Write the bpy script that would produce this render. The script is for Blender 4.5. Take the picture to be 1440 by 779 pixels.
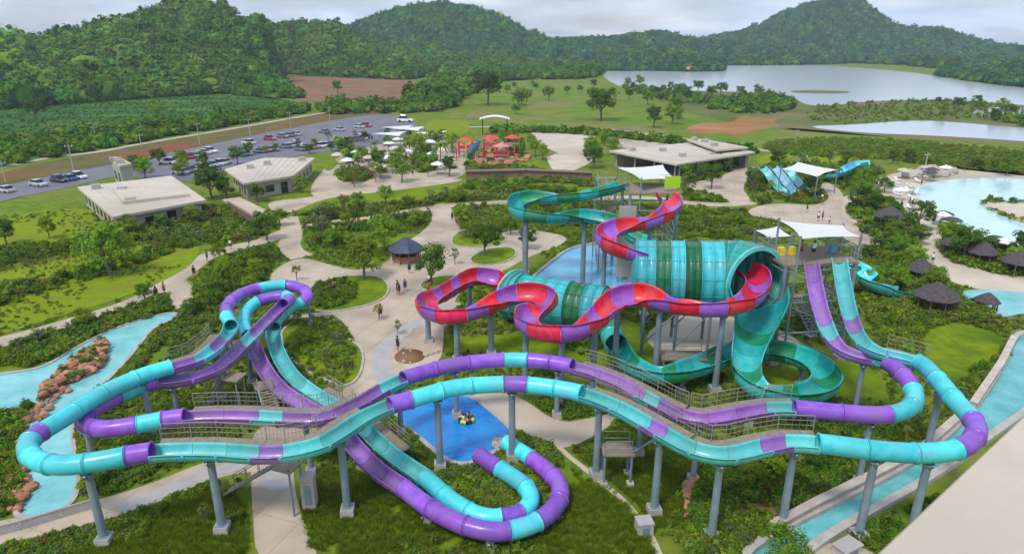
import bpy, bmesh, math, random
import numpy as np
from mathutils import Vector, Matrix, noise as mnoise

random.seed(7); np.random.seed(7)
for o in list(bpy.data.objects): bpy.data.objects.remove(o)
SC = bpy.context.scene
COL = SC.collection

# ------------------------------------------------------------------ camera
F_PX, PITCH, CAM_H, CX, CY = 930.0, math.radians(19.5), 30.0, 720.0, 389.5
cam = bpy.data.cameras.new('camera'); cam_o = bpy.data.objects.new('camera', cam); COL.objects.link(cam_o)
cam_o.location = (0, 0, CAM_H); cam_o.rotation_euler = (math.pi/2 - PITCH, 0, 0)
cam.sensor_width = 36; cam.lens = 36*F_PX/1440; cam.clip_start = 0.1; cam.clip_end = 12000
SC.camera = cam_o
# ------------------------------------------------------------------ sky
SUN_EL, SUN_AZ = math.radians(58), math.radians(215)     # azimuth clockwise from +Y
w = bpy.data.worlds.new('World'); SC.world = w; w.use_nodes = True
nt = w.node_tree; N = nt.nodes; L = nt.links; N.clear()
out = N.new('ShaderNodeOutputWorld'); bg = N.new('ShaderNodeBackground'); L.new(bg.outputs[0], out.inputs[0])
bg.inputs[1].default_value = 0.10
sky = N.new('ShaderNodeTexSky'); sky.sky_type = 'NISHITA'; sky.sun_disc = False
sky.sun_elevation = SUN_EL; sky.sun_rotation = SUN_AZ; sky.air_density = 1.2; sky.dust_density = 2.0
tc = N.new('ShaderNodeTexCoord'); mp = N.new('ShaderNodeMapping'); mp.inputs['Scale'].default_value = (1.6, 1.6, 7.0)
L.new(tc.outputs['Generated'], mp.inputs[0])
nz = N.new('ShaderNodeTexNoise'); nz.inputs['Scale'].default_value = 2.2; nz.inputs['Detail'].default_value = 7; nz.inputs['Roughness'].default_value = .55
L.new(mp.outputs[0], nz.inputs['Vector'])
cr = N.new('ShaderNodeValToRGB'); cr.color_ramp.elements[0].position = .36; cr.color_ramp.elements[1].position = .60
cr.color_ramp.elements[0].color = (.16,.16,.16,1); cr.color_ramp.elements[1].color = (.97,.97,.97,1)
L.new(nz.outputs['Fac'], cr.inputs[0])
nz2 = N.new('ShaderNodeTexNoise'); nz2.inputs['Scale'].default_value = 4.5; nz2.inputs['Detail'].default_value = 5
L.new(mp.outputs[0], nz2.inputs['Vector'])
cc = N.new('ShaderNodeValToRGB'); cc.color_ramp.elements[0].position = .3; cc.color_ramp.elements[1].position = .7
cc.color_ramp.elements[0].color = (.50,.64,.89,1); cc.color_ramp.elements[1].color = (.81,.87,.97,1)
L.new(nz2.outputs['Fac'], cc.inputs[0])
cm = N.new('ShaderNodeVectorMath'); cm.operation = 'SCALE'; cm.inputs['Scale'].default_value = 8.2
L.new(cc.outputs[0], cm.inputs[0])
mx = N.new('ShaderNodeMix'); mx.data_type = 'RGBA'
L.new(cr.outputs[0], mx.inputs['Factor']); L.new(sky.outputs[0], mx.inputs['A']); L.new(cm.outputs[0], mx.inputs['B'])
L.new(mx.outputs['Result'], bg.inputs[0])
# ------------------------------------------------------------------ sun
sl = bpy.data.lights.new('sun', 'SUN'); sl.energy = 1.5; sl.angle = math.radians(12); sl.color = (1, .95, .87)
so = bpy.data.objects.new('sun', sl); COL.objects.link(so)
sd = Vector((math.sin(SUN_AZ)*math.cos(SUN_EL), math.cos(SUN_AZ)*math.cos(SUN_EL), math.sin(SUN_EL)))
so.rotation_euler = (-sd).to_track_quat('-Z', 'Y').to_euler(); so.location = (0, -40, 120)
vs = SC.view_settings; vs.view_transform = 'Standard'; vs.look = 'None'; vs.exposure = 0.66; vs.gamma = 1; vs.use_curve_mapping = False

# ------------------------------------------------------------------ pixel -> place
FW = np.array([0, math.cos(PITCH), -math.sin(PITCH)]); UPV = np.array([0, math.sin(PITCH), math.cos(PITCH)])
def ray(u, v): return FW + UPV*(-(v-CY)/F_PX) + np.array([1, 0, 0])*((u-CX)/F_PX)
def P(u, v, z=0.0):
    d = ray(u, v); t = (z-CAM_H)/d[2]; return np.array([0, 0, CAM_H]) + d*t
def proj(p):
    q = np.asarray(p, float) - np.array([0, 0, CAM_H]); dd = q@FW
    return CX+F_PX*q[0]/dd, CY-F_PX*(q@UPV)/dd
def dep(u, v, z=0):
    return (P(u, v, z)-np.array([0, 0, CAM_H]))@FW

# ------------------------------------------------------------------ materials
MATS = {}
def mat(name, c1, c2=None, scale=1.0, rough=.7, bump=0.0, bscale=None, metal=0, spec=.5, coat=0, detail=4, obj_rand=0.0, coords='Object', c3=None, trans=0.0, lo=.35, hi=.65, alpha=1.0, stretch=None, c3scale=.15, rvar=0, joints=0):
    if name in MATS: return MATS[name]
    m = bpy.data.materials.new(name); m.use_nodes = True; n = m.node_tree.nodes; l = m.node_tree.links
    b = n['Principled BSDF']; b.inputs['Roughness'].default_value = rough; b.inputs['Metallic'].default_value = metal
    b.inputs['Specular IOR Level'].default_value = spec; b.inputs['Coat Weight'].default_value = coat; b.inputs['Coat Roughness'].default_value = .08
    b.inputs['Base Color'].default_value = (*c1, 1)
    tcn = n.new('ShaderNodeTexCoord'); src = tcn.outputs[coords]
    if coords == 'World':
        pass
    if stretch:
        mpp = n.new('ShaderNodeMapping'); mpp.inputs['Scale'].default_value = stretch; l.new(src, mpp.inputs[0]); src = mpp.outputs[0]
    col = None
    if c2 is not None:
        t = n.new('ShaderNodeTexNoise'); t.inputs['Scale'].default_value = scale; t.inputs['Detail'].default_value = detail; t.inputs['Roughness'].default_value = .62
        l.new(src, t.inputs['Vector'])
        r = n.new('ShaderNodeValToRGB'); r.color_ramp.elements[0].position = lo; r.color_ramp.elements[1].position = hi
        r.color_ramp.elements[0].color = (*c1, 1); r.color_ramp.elements[1].color = (*c2, 1)
        l.new(t.outputs['Fac'], r.inputs[0]); col = r.outputs[0]
        if c3 is not None:
            t3 = n.new('ShaderNodeTexNoise'); t3.inputs['Scale'].default_value = scale*c3scale; t3.inputs['Detail'].default_value = 3
            l.new(src, t3.inputs['Vector'])
            r3 = n.new('ShaderNodeValToRGB'); r3.color_ramp.elements[0].position = .48; r3.color_ramp.elements[1].position = .68
            l.new(t3.outputs['Fac'], r3.inputs[0])
            m3 = n.new('ShaderNodeMix'); m3.data_type = 'RGBA'; l.new(r3.outputs[0], m3.inputs['Factor']); l.new(col, m3.inputs['A']); m3.inputs['B'].default_value = (*c3, 1)
            col = m3.outputs['Result']
    if obj_rand:
        oi = n.new('ShaderNodeObjectInfo'); hs = n.new('ShaderNodeHueSaturation')
        ma = n.new('ShaderNodeMapRange'); ma.inputs['To Min'].default_value = 1-obj_rand; ma.inputs['To Max'].default_value = 1+obj_rand
        l.new(oi.outputs['Random'], ma.inputs[0]); l.new(ma.outputs[0], hs.inputs['Value'])
        mh = n.new('ShaderNodeMapRange'); mh.inputs['To Min'].default_value = .5-.05*obj_rand; mh.inputs['To Max'].default_value = .5+.035*obj_rand
        mul = n.new('ShaderNodeMath'); mul.operation = 'MULTIPLY'; mul.inputs[1].default_value = 7.31; fr = n.new('ShaderNodeMath'); fr.operation = 'FRACT'
        l.new(oi.outputs['Random'], mul.inputs[0]); l.new(mul.outputs[0], fr.inputs[0]); l.new(fr.outputs[0], mh.inputs[0]); l.new(mh.outputs[0], hs.inputs['Hue'])
        if col is not None: l.new(col, hs.inputs['Color'])
        else: hs.inputs['Color'].default_value = (*c1, 1)
        col = hs.outputs[0]
    if col is not None: l.new(col, b.inputs['Base Color'])
    if bump:
        tb = n.new('ShaderNodeTexNoise'); tb.inputs['Scale'].default_value = bscale or scale; tb.inputs['Detail'].default_value = 5
        l.new(src, tb.inputs['Vector']); bp = n.new('ShaderNodeBump'); bp.inputs['Strength'].default_value = bump; bp.inputs['Distance'].default_value = .1
        l.new(tb.outputs['Fac'], bp.inputs['Height']); l.new(bp.outputs[0], b.inputs['Normal'])
    if trans:
        ob = n['Material Output']; tr = n.new('ShaderNodeBsdfTranslucent'); ms = n.new('ShaderNodeMixShader'); ms.inputs[0].default_value = trans
        if col is not None: l.new(col, tr.inputs[0])
        else: tr.inputs[0].default_value = (*c1, 1)
        l.new(b.outputs[0], ms.inputs[1]); l.new(tr.outputs[0], ms.inputs[2]); l.new(ms.outputs[0], ob.inputs[0])
    if rvar:
        tr_ = n.new('ShaderNodeTexNoise'); tr_.inputs['Scale'].default_value = 1.7; tr_.inputs['Detail'].default_value = 8; tr_.inputs['Roughness'].default_value = .7; l.new(src, tr_.inputs['Vector'])
        mr = n.new('ShaderNodeMapRange'); mr.inputs['From Min'].default_value = .3; mr.inputs['From Max'].default_value = .7; mr.inputs['To Min'].default_value = max(.05, rough-rvar); mr.inputs['To Max'].default_value = rough+rvar; l.new(tr_.outputs['Fac'], mr.inputs[0]); l.new(mr.outputs[0], b.inputs['Roughness'])
    if joints:
        bt = n.new('ShaderNodeTexBrick'); bt.offset = .0; bt.inputs['Scale'].default_value = 1; bt.inputs['Brick Width'].default_value = joints; bt.inputs['Row Height'].default_value = joints; bt.inputs['Mortar Size'].default_value = .03; bt.inputs['Color1'].default_value = (1,1,1,1); bt.inputs['Color2'].default_value = (.93,.93,.93,1); bt.inputs['Mortar'].default_value = (.68,.66,.64,1); bt.inputs['Bias'].default_value = 0
        rt = n.new('ShaderNodeMapping'); rt.inputs['Rotation'].default_value = (0,0,.35); l.new(src, rt.inputs[0]); l.new(rt.outputs[0], bt.inputs['Vector']); mm = n.new('ShaderNodeMix'); mm.data_type = 'RGBA'; mm.blend_type = 'MULTIPLY'; mm.inputs['Factor'].default_value = 1; l.new(col, mm.inputs['A']); l.new(bt.outputs['Color'], mm.inputs['B']); l.new(mm.outputs['Result'], b.inputs['Base Color'])
    b.inputs['Alpha'].default_value = alpha
    MATS[name] = m; return m
def srgb(r, g, b):
    f = lambda c: (c/255/12.92) if c/255 <= .04045 else ((c/255+.055)/1.055)**2.4
    return (f(r), f(g), f(b))

M_GRASS = mat('rough_grass', (.085,.15,.012), (.17,.235,.02), .5, .9, .6, 4.0, c3=(.20,.20,.045), c3scale=.2, detail=8, spec=.08)
M_FARGRASS = mat('meadow_grass', (.095,.165,.014), (.17,.235,.022), .09, .9, .4, 1.5, c3=(.22,.185,.07), c3scale=.25, detail=8, spec=.08)
M_MARSH = mat('marsh_grass', (.075,.12,.025), (.14,.165,.04), .07, .9, .4, 1.5, c3=(.20,.165,.08), c3scale=.3, detail=8, spec=.08)
M_LAWN = mat('mown_lawn', (.11,.185,.006), (.205,.27,.009), .8, .9, .6, 9, c3=(.075,.14,.010), c3scale=.22, detail=8, spec=.08)
M_LIME = mat('lime_lawn', (.145,.215,.006), (.225,.285,.009), .7, .9, .6, 6, c3=(.19,.215,.018), c3scale=.35, detail=9, lo=.3, hi=.7, spec=.08)
M_CROP = mat('crop_field', (.018,.080,.018), (.05,.13,.022), .12, .9, .5, 1.0, c3=(.09,.18,.025), c3scale=.25, stretch=(.4,2.2,1), spec=.08)
M_SOIL = mat('bare_soil', (.20,.10,.055), (.30,.165,.095), .09, .95, .4, 1, c3=(.15,.13,.05), c3scale=.6, spec=.08)
M_REDSOIL = mat('red_soil', (.30,.12,.05), (.40,.21,.10), .05, .95, c3=(.16,.17,.05), c3scale=.5, spec=.08)
M_VERGE = mat('verge', (.10,.10,.03), (.16,.135,.05), .12, .95, .4, 1, c3=(.22,.085,.045), c3scale=.35, spec=.08)
M_CONC = mat('beige_concrete', (.44,.36,.265), (.54,.445,.335), .35, .8, .12, 12, c3=(.34,.275,.205), c3scale=.35, detail=8, joints=3.2)
M_GREYPAVE = mat('grey_paving', (.36,.34,.33), (.43,.41,.40), .7, .8, .15, 12)
M_SAND = mat('sand', (.50,.42,.325), (.60,.515,.41), .2, .9, .2, 3, c3=(.42,.35,.26))
M_ASPH = mat('asphalt', (.13,.125,.15), (.175,.17,.195), .12, .85, .1, 5, c3=(.17,.165,.175), c3scale=.5)
M_WHITE = mat('white_paint', (.72,.72,.74), (.8,.8,.82), .8, .5)
M_ROOF = mat('beige_roof', (.50,.44,.35), (.58,.515,.415), .25, .75, .08, 8, c3=(.44,.38,.30))
M_RIDGE = mat('roof_seam', (.44,.385,.31), (.5,.44,.36), 1, .8)
M_WALL = mat('render_wall', (.36,.335,.29), (.44,.41,.36), .4, .8, .1, 8)
M_DARK = mat('dark_glass', (.02,.022,.035), rough=.12)
M_STEEL = mat('galvanised_steel', srgb(122,138,150), srgb(142,156,166), .9, .5, .06, 8, metal=.15, c3=srgb(104,118,130), c3scale=.5)
M_RAIL = mat('railing_steel', srgb(132,126,112), srgb(150,143,126), 1.5, .6)
M_GRATE = mat('walkway_grating', srgb(150,138,118), srgb(128,116,100), 3, .75, .5, 20)
M_FOOT = mat('concrete_footing', (.36,.33,.30), (.47,.43,.39), 1.2, .85, .2, 10)
def gel(name, c, c2=None, rough=.36):
    return mat(name, tuple(x*.88 for x in c), c2 or tuple(min(1, x*1.16+.03) for x in c), 1.1, rough, .05, 2.5, coat=.12, spec=.45, obj_rand=.2, c3=tuple(x*.72+.07 for x in c), c3scale=.5, detail=8, rvar=.14)
M_PURP = gel('purple_fibreglass', srgb(138,78,194)); M_AQUA = gel('aqua_fibreglass', srgb(66,203,212))
M_PURPF = gel('faded_purple_fibreglass', srgb(140,94,170), rough=.35); M_AQUAF = gel('faded_aqua_fibreglass', srgb(84,186,186), rough=.35)
M_RED = gel('red_fibreglass', srgb(214,16,52)); M_LILAC = gel('lilac_fibreglass', srgb(148,84,182))
M_TEAL = gel('teal_fibreglass', srgb(30,172,170)); M_GREEN = gel('green_fibreglass', srgb(0,138,92))
M_WOOD = mat('brown_timber', (.17,.095,.07), (.24,.15,.11), 1.5, .7, .2, 10, stretch=(.3,3,3))
M_THATCH = mat('dark_thatch', (.055,.045,.05), (.10,.085,.088), 3, .9, .6, 14)
M_BARK = mat('bark', (.13,.10,.075), (.2,.16,.12), 6, .9, .5, 18)
M_SAIL = mat('white_sail_cloth', (.80,.80,.82), (.85,.85,.87), .6, .6, trans=.2)
def leafmat(name, a, b, r=.35, tr=.3): return mat(name, a, b, .9, .7, obj_rand=r, trans=tr, spec=.06)
M_LEAF = leafmat('leaf_mid', (.115,.215,.014), (.205,.32,.025)); M_LEAFD = leafmat('leaf_dark', (.065,.145,.016), (.13,.23,.025))
M_LEAFL = leafmat('leaf_light', (.17,.29,.018), (.25,.37,.028)); M_LEAFO = leafmat('leaf_olive', (.17,.215,.028), (.25,.28,.045))
M_LEAFG = leafmat('leaf_grey', (.12,.18,.06), (.18,.25,.09)); M_RUST = leafmat('leaf_rust', (.20,.085,.035), (.26,.14,.05))
M_HILLLEAF = leafmat('hill_leaf', (.045,.150,.016), (.135,.26,.024), .55, .16); M_HILLHAZE = leafmat('hazed_hill_leaf', (.034,.120,.050), (.085,.190,.062), .45, .12)  # far leaves are bluer: distance haze mixed into their colour
M_HILLSOIL = mat('hill_undergrowth', (.022,.055,.014), (.04,.085,.018), .05, .95, spec=.08)
M_BOULDER = mat('orange_boulder', (.36,.14,.075), (.50,.25,.145), 1.6, .9, .7, 4, obj_rand=.35, c3=(.26,.19,.12), c3scale=.5)
M_STONE = mat('pale_rock', (.40,.34,.29), (.52,.46,.40), .9, .9, .6, 4, obj_rand=.15)
def water(name, c, c2, rough=.07, bump=.5, bs=2.2, spec=.5, st=None):
    return mat(name, c, c2, .35, rough, bump, bs, spec=spec, stretch=st, detail=6, lo=.3, hi=.72)
M_POOL = water('deep_pool_water', srgb(8,112,190), srgb(40,150,222)); M_RIVER = water('river_water', srgb(92,172,174), srgb(146,206,208), bs=2.5)  # lighter river tone puts some overcast sky reflection into the colour
M_CHANNEL = water('channel_water', srgb(62,150,152), srgb(120,194,198), bs=2.5)
M_WAVE = water('wave_pool_water', srgb(178,218,222), srgb(206,232,234), bs=.8); M_SPLASH = water('splash_pool_water', srgb(62,146,190), srgb(108,180,212), bs=1.2)
M_LAKE = water('lake_water', (.42,.46,.51), (.52,.55,.60), .16, .12, .25, st=(.25,1.5,1))
M_YELLOW = mat('yellow_vinyl', srgb(226,200,30), rough=.4); M_BLUE = mat('blue_paint', srgb(70,140,190), srgb(96,160,205), 1, .5)
M_ORANGE = mat('orange_paint', srgb(205,70,40), srgb(190,90,60), 1.5, .5); M_CHART = mat('chartreuse_panel', srgb(168,205,30), rough=.45)
M_TYRE = mat('tyre_rubber', (.02,.02,.02), rough=.9); M_BRICK = mat('brick_red', (.30,.13,.07), (.38,.19,.11), 3, .85, .3, 10)
M_NAVY = mat('navy_roof', (.030,.042,.08), (.05,.065,.11), 2, .5); M_PINK = mat('pink_paint', srgb(200,130,140), rough=.6)
M_SKIN = mat('skin', srgb(176,128,98), rough=.6); M_HAIR = mat('black_hair', (.015,.012,.01), rough=.6)
CLOTH = [mat('cloth_'+n, c, rough=.8) for n, c in (('white',(.7,.7,.7)),('navy',(.03,.05,.13)),('red',(.5,.05,.05)),('black',(.02,.02,.025)))]

# ------------------------------------------------------------------ mesh builder
class MB:
    def __init__(s): s.v = []; s.f = []; s.sm = []
    def add(s, vs_, fs_, smooth=False):
        b = len(s.v); s.v += [tuple(map(float, p)) for p in vs_]; s.f += [tuple(b+i for i in f) for f in fs_]; s.sm += [smooth]*len(fs_); return s
    def box(s, c, d, rz=0, rx=0, taper=1.0):
        x, y, z = d[0]/2, d[1]/2, d[2]/2; M = Matrix.Rotation(rz, 3, 'Z') @ Matrix.Rotation(rx, 3, 'X')
        pts = [(sx*x*(taper if sz > 0 else 1), sy*y*(taper if sz > 0 else 1), sz*z) for sz in (-1, 1) for sx, sy in ((-1,-1),(1,-1),(1,1),(-1,1))]
        return s.add([tuple(M@Vector(p)+Vector(c)) for p in pts], [(3,2,1,0),(4,5,6,7),(0,1,5,4),(1,2,6,5),(2,3,7,6),(3,0,4,7)])
    def bar(s, a, b, r, n=6, r2=None, caps=True, smooth=True):
        a = Vector(a); b = Vector(b); r2 = r if r2 is None else r2; t = (b-a)
        if t.length < 1e-6: return s
        t.normalize(); x = t.orthogonal().normalized(); y = t.cross(x); vs_ = []
        for p, rr in ((a, r), (b, r2)):
            for i in range(n):
                q = 2*math.pi*i/n; vs_.append(p+x*(rr*math.cos(q))+y*(rr*math.sin(q)))
        fs = [(i, (i+1) % n, n+(i+1) % n, n+i) for i in range(n)]
        s.add(vs_, fs, smooth and n > 5)
        if caps: s.add(vs_[:n], [tuple(reversed(range(n)))]); s.add(vs_[n:], [tuple(range(n))])
        return s
    def lathe(s, prof, n=12, c=(0,0,0), smooth=True, sx=1, sy=1, jitter=None):
        vs_ = []
        for r, z in prof:
            for i in range(n):
                q = 2*math.pi*i/n; vs_.append((c[0]+r*sx*math.cos(q), c[1]+r*sy*math.sin(q), c[2]+z))
        fs = [(k*n+i, k*n+(i+1) % n, (k+1)*n+(i+1) % n, (k+1)*n+i) for k in range(len(prof)-1) for i in range(n)]
        return s.add(vs_, fs, smooth)
    def rings(s, rings, closed=True, smooth=True, cap=False):
        n = len(rings[0]); vs_ = [p for r in rings for p in r]; m = n if closed else n-1
        fs = [(k*n+i, k*n+(i+1) % n, (k+1)*n+(i+1) % n, (k+1)*n+i) for k in range(len(rings)-1) for i in range(m)]
        s.add(vs_, fs, smooth)
        if cap: s.add(rings[0], [tuple(reversed(range(n)))]); s.add(rings[-1], [tuple(range(n))])
        return s
    def mesh(s, name, m):
        me = bpy.data.meshes.new(name); me.from_pydata(s.v, [], s.f); me.polygons.foreach_set('use_smooth', s.sm)
        if m is not None: me.materials.append(m)
        me.update(); return me
    def build(s, name, m, parent=None, loc=(0,0,0), rz=0, off=None):
        if off is not None: s.v = [(p[0]-off[0], p[1]-off[1], p[2]-off[2]) for p in s.v]
        return link(name, s.mesh(name, m), parent, loc, rz)
def link(name, me, parent=None, loc=(0,0,0), rz=0, scale=None):
    o = bpy.data.objects.new(name, me); COL.objects.link(o); o.parent = parent; o.location = tuple(map(float, loc)); o.rotation_euler = (0, 0, rz)
    if scale: o.scale = scale
    return o
def tag(o, label=None, cat=None, group=None, kind=None):
    if label: o['label'] = label
    if cat: o['category'] = cat
    if group: o['group'] = group
    if kind: o['kind'] = kind
    return o
def thing(name, loc, label, cat, group=None, rz=0):
    return tag(link(name, None, None, loc, rz), label, cat, group)
def copy_tree(o, parent=None):
    c = o.copy(); COL.objects.link(c); c.parent = parent
    for k in o.children: copy_tree(k, c)
    return c

# ------------------------------------------------------------------ ground sheets
EXCL = []          # world polygons without scattered shrubs
def smooth_poly(pts, it=2):
    for _ in range(it):
        q = []
        for i in range(len(pts)):
            a, b = pts[i], pts[(i+1) % len(pts)]
            q += [a*.75+b*.25, a*.25+b*.75]
        pts = q
    return pts
def inpoly(poly, x, y):
    xs, ys = poly[:, 0], poly[:, 1]; xj, yj = np.roll(xs, 1), np.roll(ys, 1)
    r = np.zeros(len(x), bool)
    for a, b, c, d in zip(xs, ys, xj, yj):
        if b == d: continue
        r ^= ((b > y) != (d > y)) & (x < (c-a)*(y-b)/(d-b)+a)
    return r
def world_poly(px, z=0, it=2):
    pts = [P(u, v, z)[:2] for u, v in px]
    return np.array(smooth_poly(pts, it)) if it else np.array(pts)
def strip_poly(px, wid, it=3):
    pts = [P(u, v)[:2] for u, v in px]
    for _ in range(it):
        q = [pts[0]]
        for a, b in zip(pts[:-1], pts[1:]): q += [a*.75+b*.25, a*.25+b*.75]
        pts = q+[pts[-1]]
    pts = np.array(pts); t = np.gradient(pts, axis=0); t /= np.linalg.norm(t, axis=1)[:, None]+1e-9; nn = np.stack([-t[:, 1], t[:, 0]], 1)
    return np.vstack([pts+nn*wid/2, (pts-nn*wid/2)[::-1]])
def sheet(name, poly, z, m, skirt=0.0, excl=True, parent=None, kind='structure', kerb=None, kerb_w=.25, kerb_h=.1):
    poly = np.asarray(poly); a = poly; area = .5*np.sum(a[:, 0]*np.roll(a[:, 1], -1)-np.roll(a[:, 0], -1)*a[:, 1])
    if area < 0: poly = poly[::-1]
    n = len(poly); mb = MB(); top = [(p[0], p[1], z) for p in poly]
    mb.add(top, [tuple(range(n))])
    if skirt:
        bot = [(p[0], p[1], z-skirt) for p in poly]
        mb.add(bot+top, [(i, (i+1) % n, n+(i+1) % n, n+i) for i in range(n)])
    o = mb.build(name, m, parent)
    if parent is None: o['kind'] = kind
    if excl: EXCL.append(poly)
    if kerb:
        t = np.roll(poly, -1, 0)-np.roll(poly, 1, 0); t /= np.linalg.norm(t, axis=1)[:, None]+1e-9; nn = np.stack([t[:, 1], -t[:, 0]], 1)
        outp = poly+nn*kerb_w; vs_ = []
        for q, zz in ((poly-nn*.03, z-.3), (poly-nn*.03, z+kerb_h), (outp, z+kerb_h), (outp, -.2)): vs_.append([(p[0], p[1], zz) for p in q])
        MB().rings(vs_, smooth=False).build('kerb', kerb, o)
    return o

base = MB(); S = 7000
base.add([(-S,-300,0),(S,-300,0),(S,9000,0),(-S,9000,0)], [(0,1,2,3)]); tag(base.build('ground', M_GRASS), kind='structure')
far = lambda nm, px, lay, m, it=2, ex=True: sheet(nm, world_poly(px, 0, it), .02*lay, m, excl=ex)
far('meadow', [(640,180),(660,160),(680,125),(740,112),(830,113),(862,130),(940,150),(1015,172),(1060,195),(1062,208),(940,188),(800,180)], 1, M_FARGRASS)
far('meadow', [(1062,216),(1095,180),(1140,182),(1280,196),(1440,212),(1700,235),(1700,270),(1440,248),(1330,236),(1220,222),(1110,226)], 1, M_FARGRASS)
far('marsh', [(900,128),(1000,118),(1440,118),(1900,125),(1900,215),(1440,205),(1130,186),(1015,172),(940,150)], 1, M_MARSH)
far('red_earth', [(960,182),(990,172),(1028,174),(1046,161),(1064,166),(1112,162),(1084,172),(1102,178),(1058,184),(1040,194),(1015,186),(985,190)], 2, M_REDSOIL, 1)
far('crop_field', [(-300,150),(0,128),(100,126),(300,132),(425,142),(440,154),(340,174),(200,199),(60,224),(0,237),(-300,290)], 1, M_CROP, 1)
far('ploughed_field', [(388,104),(470,109),(560,112),(604,117),(596,132),(560,140),(480,147),(400,142)], 2, M_SOIL)
far('road_verge', [(-300,320),(0,244),(60,229),(200,203),(330,182),(430,161),(510,150),(560,156),(500,166),(330,196),(230,216),(100,243),(0,264),(-300,350)], 2, M_VERGE, 1)
sheet('track', strip_poly([(-200,282),(60,222),(130,216),(200,202),(330,181),(480,154),(640,140),(655,128),(668,112)], 3.0), .06, M_CONC)
sheet('embankment_track', strip_poly([(590,181),(700,178),(800,181),(880,188),(980,199),(1060,210),(1140,221)], 3.0), .06, M_CONC)
car_park = far('car_park', [(-300,330),(0,263),(110,240),(240,216),(330,196),(480,167),(530,161),(575,164),(592,180),(530,206),(450,214),(395,224),(330,232),(292,252),(250,256),(165,246),(110,262),(0,282),(-300,370)], 3, M_ASPH, 1)
lake = far('lake', [(842,100),(870,95),(905,100),(985,99),(985,89),(1060,88),(1150,92),(1230,97),(1300,104),(1345,113),(1440,125),(1900,165),(1900,195),(1440,148),(1330,140),(1290,141),(1215,143),(1165,150),(1130,148),(1115,135),(1070,130),(960,128),(900,126),(870,122),(852,112)], 4, M_LAKE, 2)
far('pond', [(1125,178),(1200,176),(1275,170),(1330,171),(1440,181),(1800,205),(1800,228),(1440,199),(1330,192),(1200,187)], 4, M_LAKE)
far('pond', [(1360,158),(1400,150),(1460,152),(1560,165),(1500,174),(1440,165),(1390,166)], 4, M_LAKE)
far('sandbar', [(1105,129),(1140,127),(1200,129),(1190,132),(1130,132)], 5, M_MARSH, 1)
# --- park ground
far('sand_court', [(740,181),(835,181),(838,206),(828,218),(772,216)], 3, M_SAND, 1)
far('sand_court', [(766,217),(828,217),(836,226),(818,236),(788,248),(776,240)], 4, M_SAND, 1)
far('sand_court', [(850,181),(900,186),(985,197),(965,206),(880,212),(845,196)], 3, M_CONC, 1)
for px in ([(474,240),(500,236),(524,242),(524,254),(490,258),(472,252)], [(578,212),(600,206),(612,216),(616,236),(600,246),(580,240)], [(540,226),(560,224),(566,232),(548,236)], [(452,232),(468,224),(478,228),(462,244)]): sheet('planting_bed', world_poly(px), .06, M_LAWN, excl=False)
sheet('entrance_plaza', world_poly([(435,262),(470,222),(520,205),(600,195),(655,200),(660,235),(645,254),(560,262),(470,272),(440,280)]), .052, M_CONC)
far('path', [(372,284),(440,278),(470,268),(560,262),(650,250),(650,256),(560,268),(470,277),(440,286),(410,300),(385,300)], 3, M_CONC)
far('lawn', [(597,169),(662,169),(656,194),(602,194)], 5, M_LIME, 1)
far('lawn', [(690,185),(725,185),(740,215),(776,245),(720,248),(690,232)], 4, M_LAWN, 1)
far('lawn', [(1130,226),(1155,213),(1195,212),(1212,222),(1180,232),(1150,234)], 5, M_LIME)
far('lawn', [(1062,222),(1110,210),(1125,218),(1090,232),(1068,234)], 5, M_LIME)
far('lawn', [(-300,345),(0,304),(60,296),(132,293),(146,312),(150,332),(60,345),(0,352),(-300,400)], 3, M_LIME)
far('lawn', [(-300,470),(0,382),(70,370),(160,350),(262,338),(285,350),(268,374),(225,398),(160,424),(80,446),(0,472),(-300,560)], 3, M_LIME)
far('lawn', [(440,262),(655,258),(640,276),(540,288),(430,300),(385,300),(400,285)], 2, M_LAWN)
PL = lambda nm, px, lay, m, **k: sheet(nm, world_poly(px), .01*lay, m, **k)
PL('plaza', [(455,370),(500,382),(545,372),(560,345),(590,330),(610,310),(604,290),(622,285),(636,292),(642,322),(690,330),(740,322),(800,332),(790,345),(740,362),(712,380),(650,402),(632,440),(622,470),(620,505),(560,525),(520,560),(470,600),(435,618),(412,640),(414,690),(430,740),(455,800),(362,800),(355,720),(352,650),(356,600),(420,590),(470,560),(498,535),(508,500),(492,462),(470,442),(442,437),(432,404),(405,404),(374,394),(395,372),(425,362)], 1, M_CONC)
sheet('path', strip_poly([(-40,492),(60,466),(120,448),(180,430),(225,408),(262,380),(285,362),(330,348),(372,340),(410,322),(440,318),(475,312),(520,308),(560,300),(610,292)], 3.2), .02, M_CONC)
sheet('path', strip_poly([(240,392),(258,408),(254,420),(262,432)], 2.6), .025, M_CONC)
sheet('path', strip_poly([(405,305),(412,330),(404,350),(425,362)], 3.4), .027, M_CONC)
sheet('path', strip_poly([(622,290),(700,285),(760,282),(830,280),(900,276),(1000,290),(1060,285)], 3), .022, M_CONC)
sheet('path', strip_poly([(410,446),(440,443),(480,440)], 1.2), .023, M_CONC)
sheet('path', strip_poly([(-40,757),(0,748),(80,732),(160,712),(225,690),(290,662),(340,650),(380,648)], 2.6), .02, M_CONC)
sheet('paved_strip', strip_poly([(165,718),(225,694),(290,666),(345,652)], 1.3), .035, M_GREYPAVE)
PL('paved_ramp', [(368,655),(412,655),(413,690),(362,690)], 3, M_GREYPAVE, excl=False)
sheet('paved_strip', strip_poly([(545,540),(532,505),(548,478),(585,455),(615,440),(640,425)], 1.9), .022, M_GREYPAVE)
sheet('garden_path', strip_poly([(765,600),(785,630),(830,665),(880,705),(915,750),(935,800)], .45), .03, M_SAND)
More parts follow.
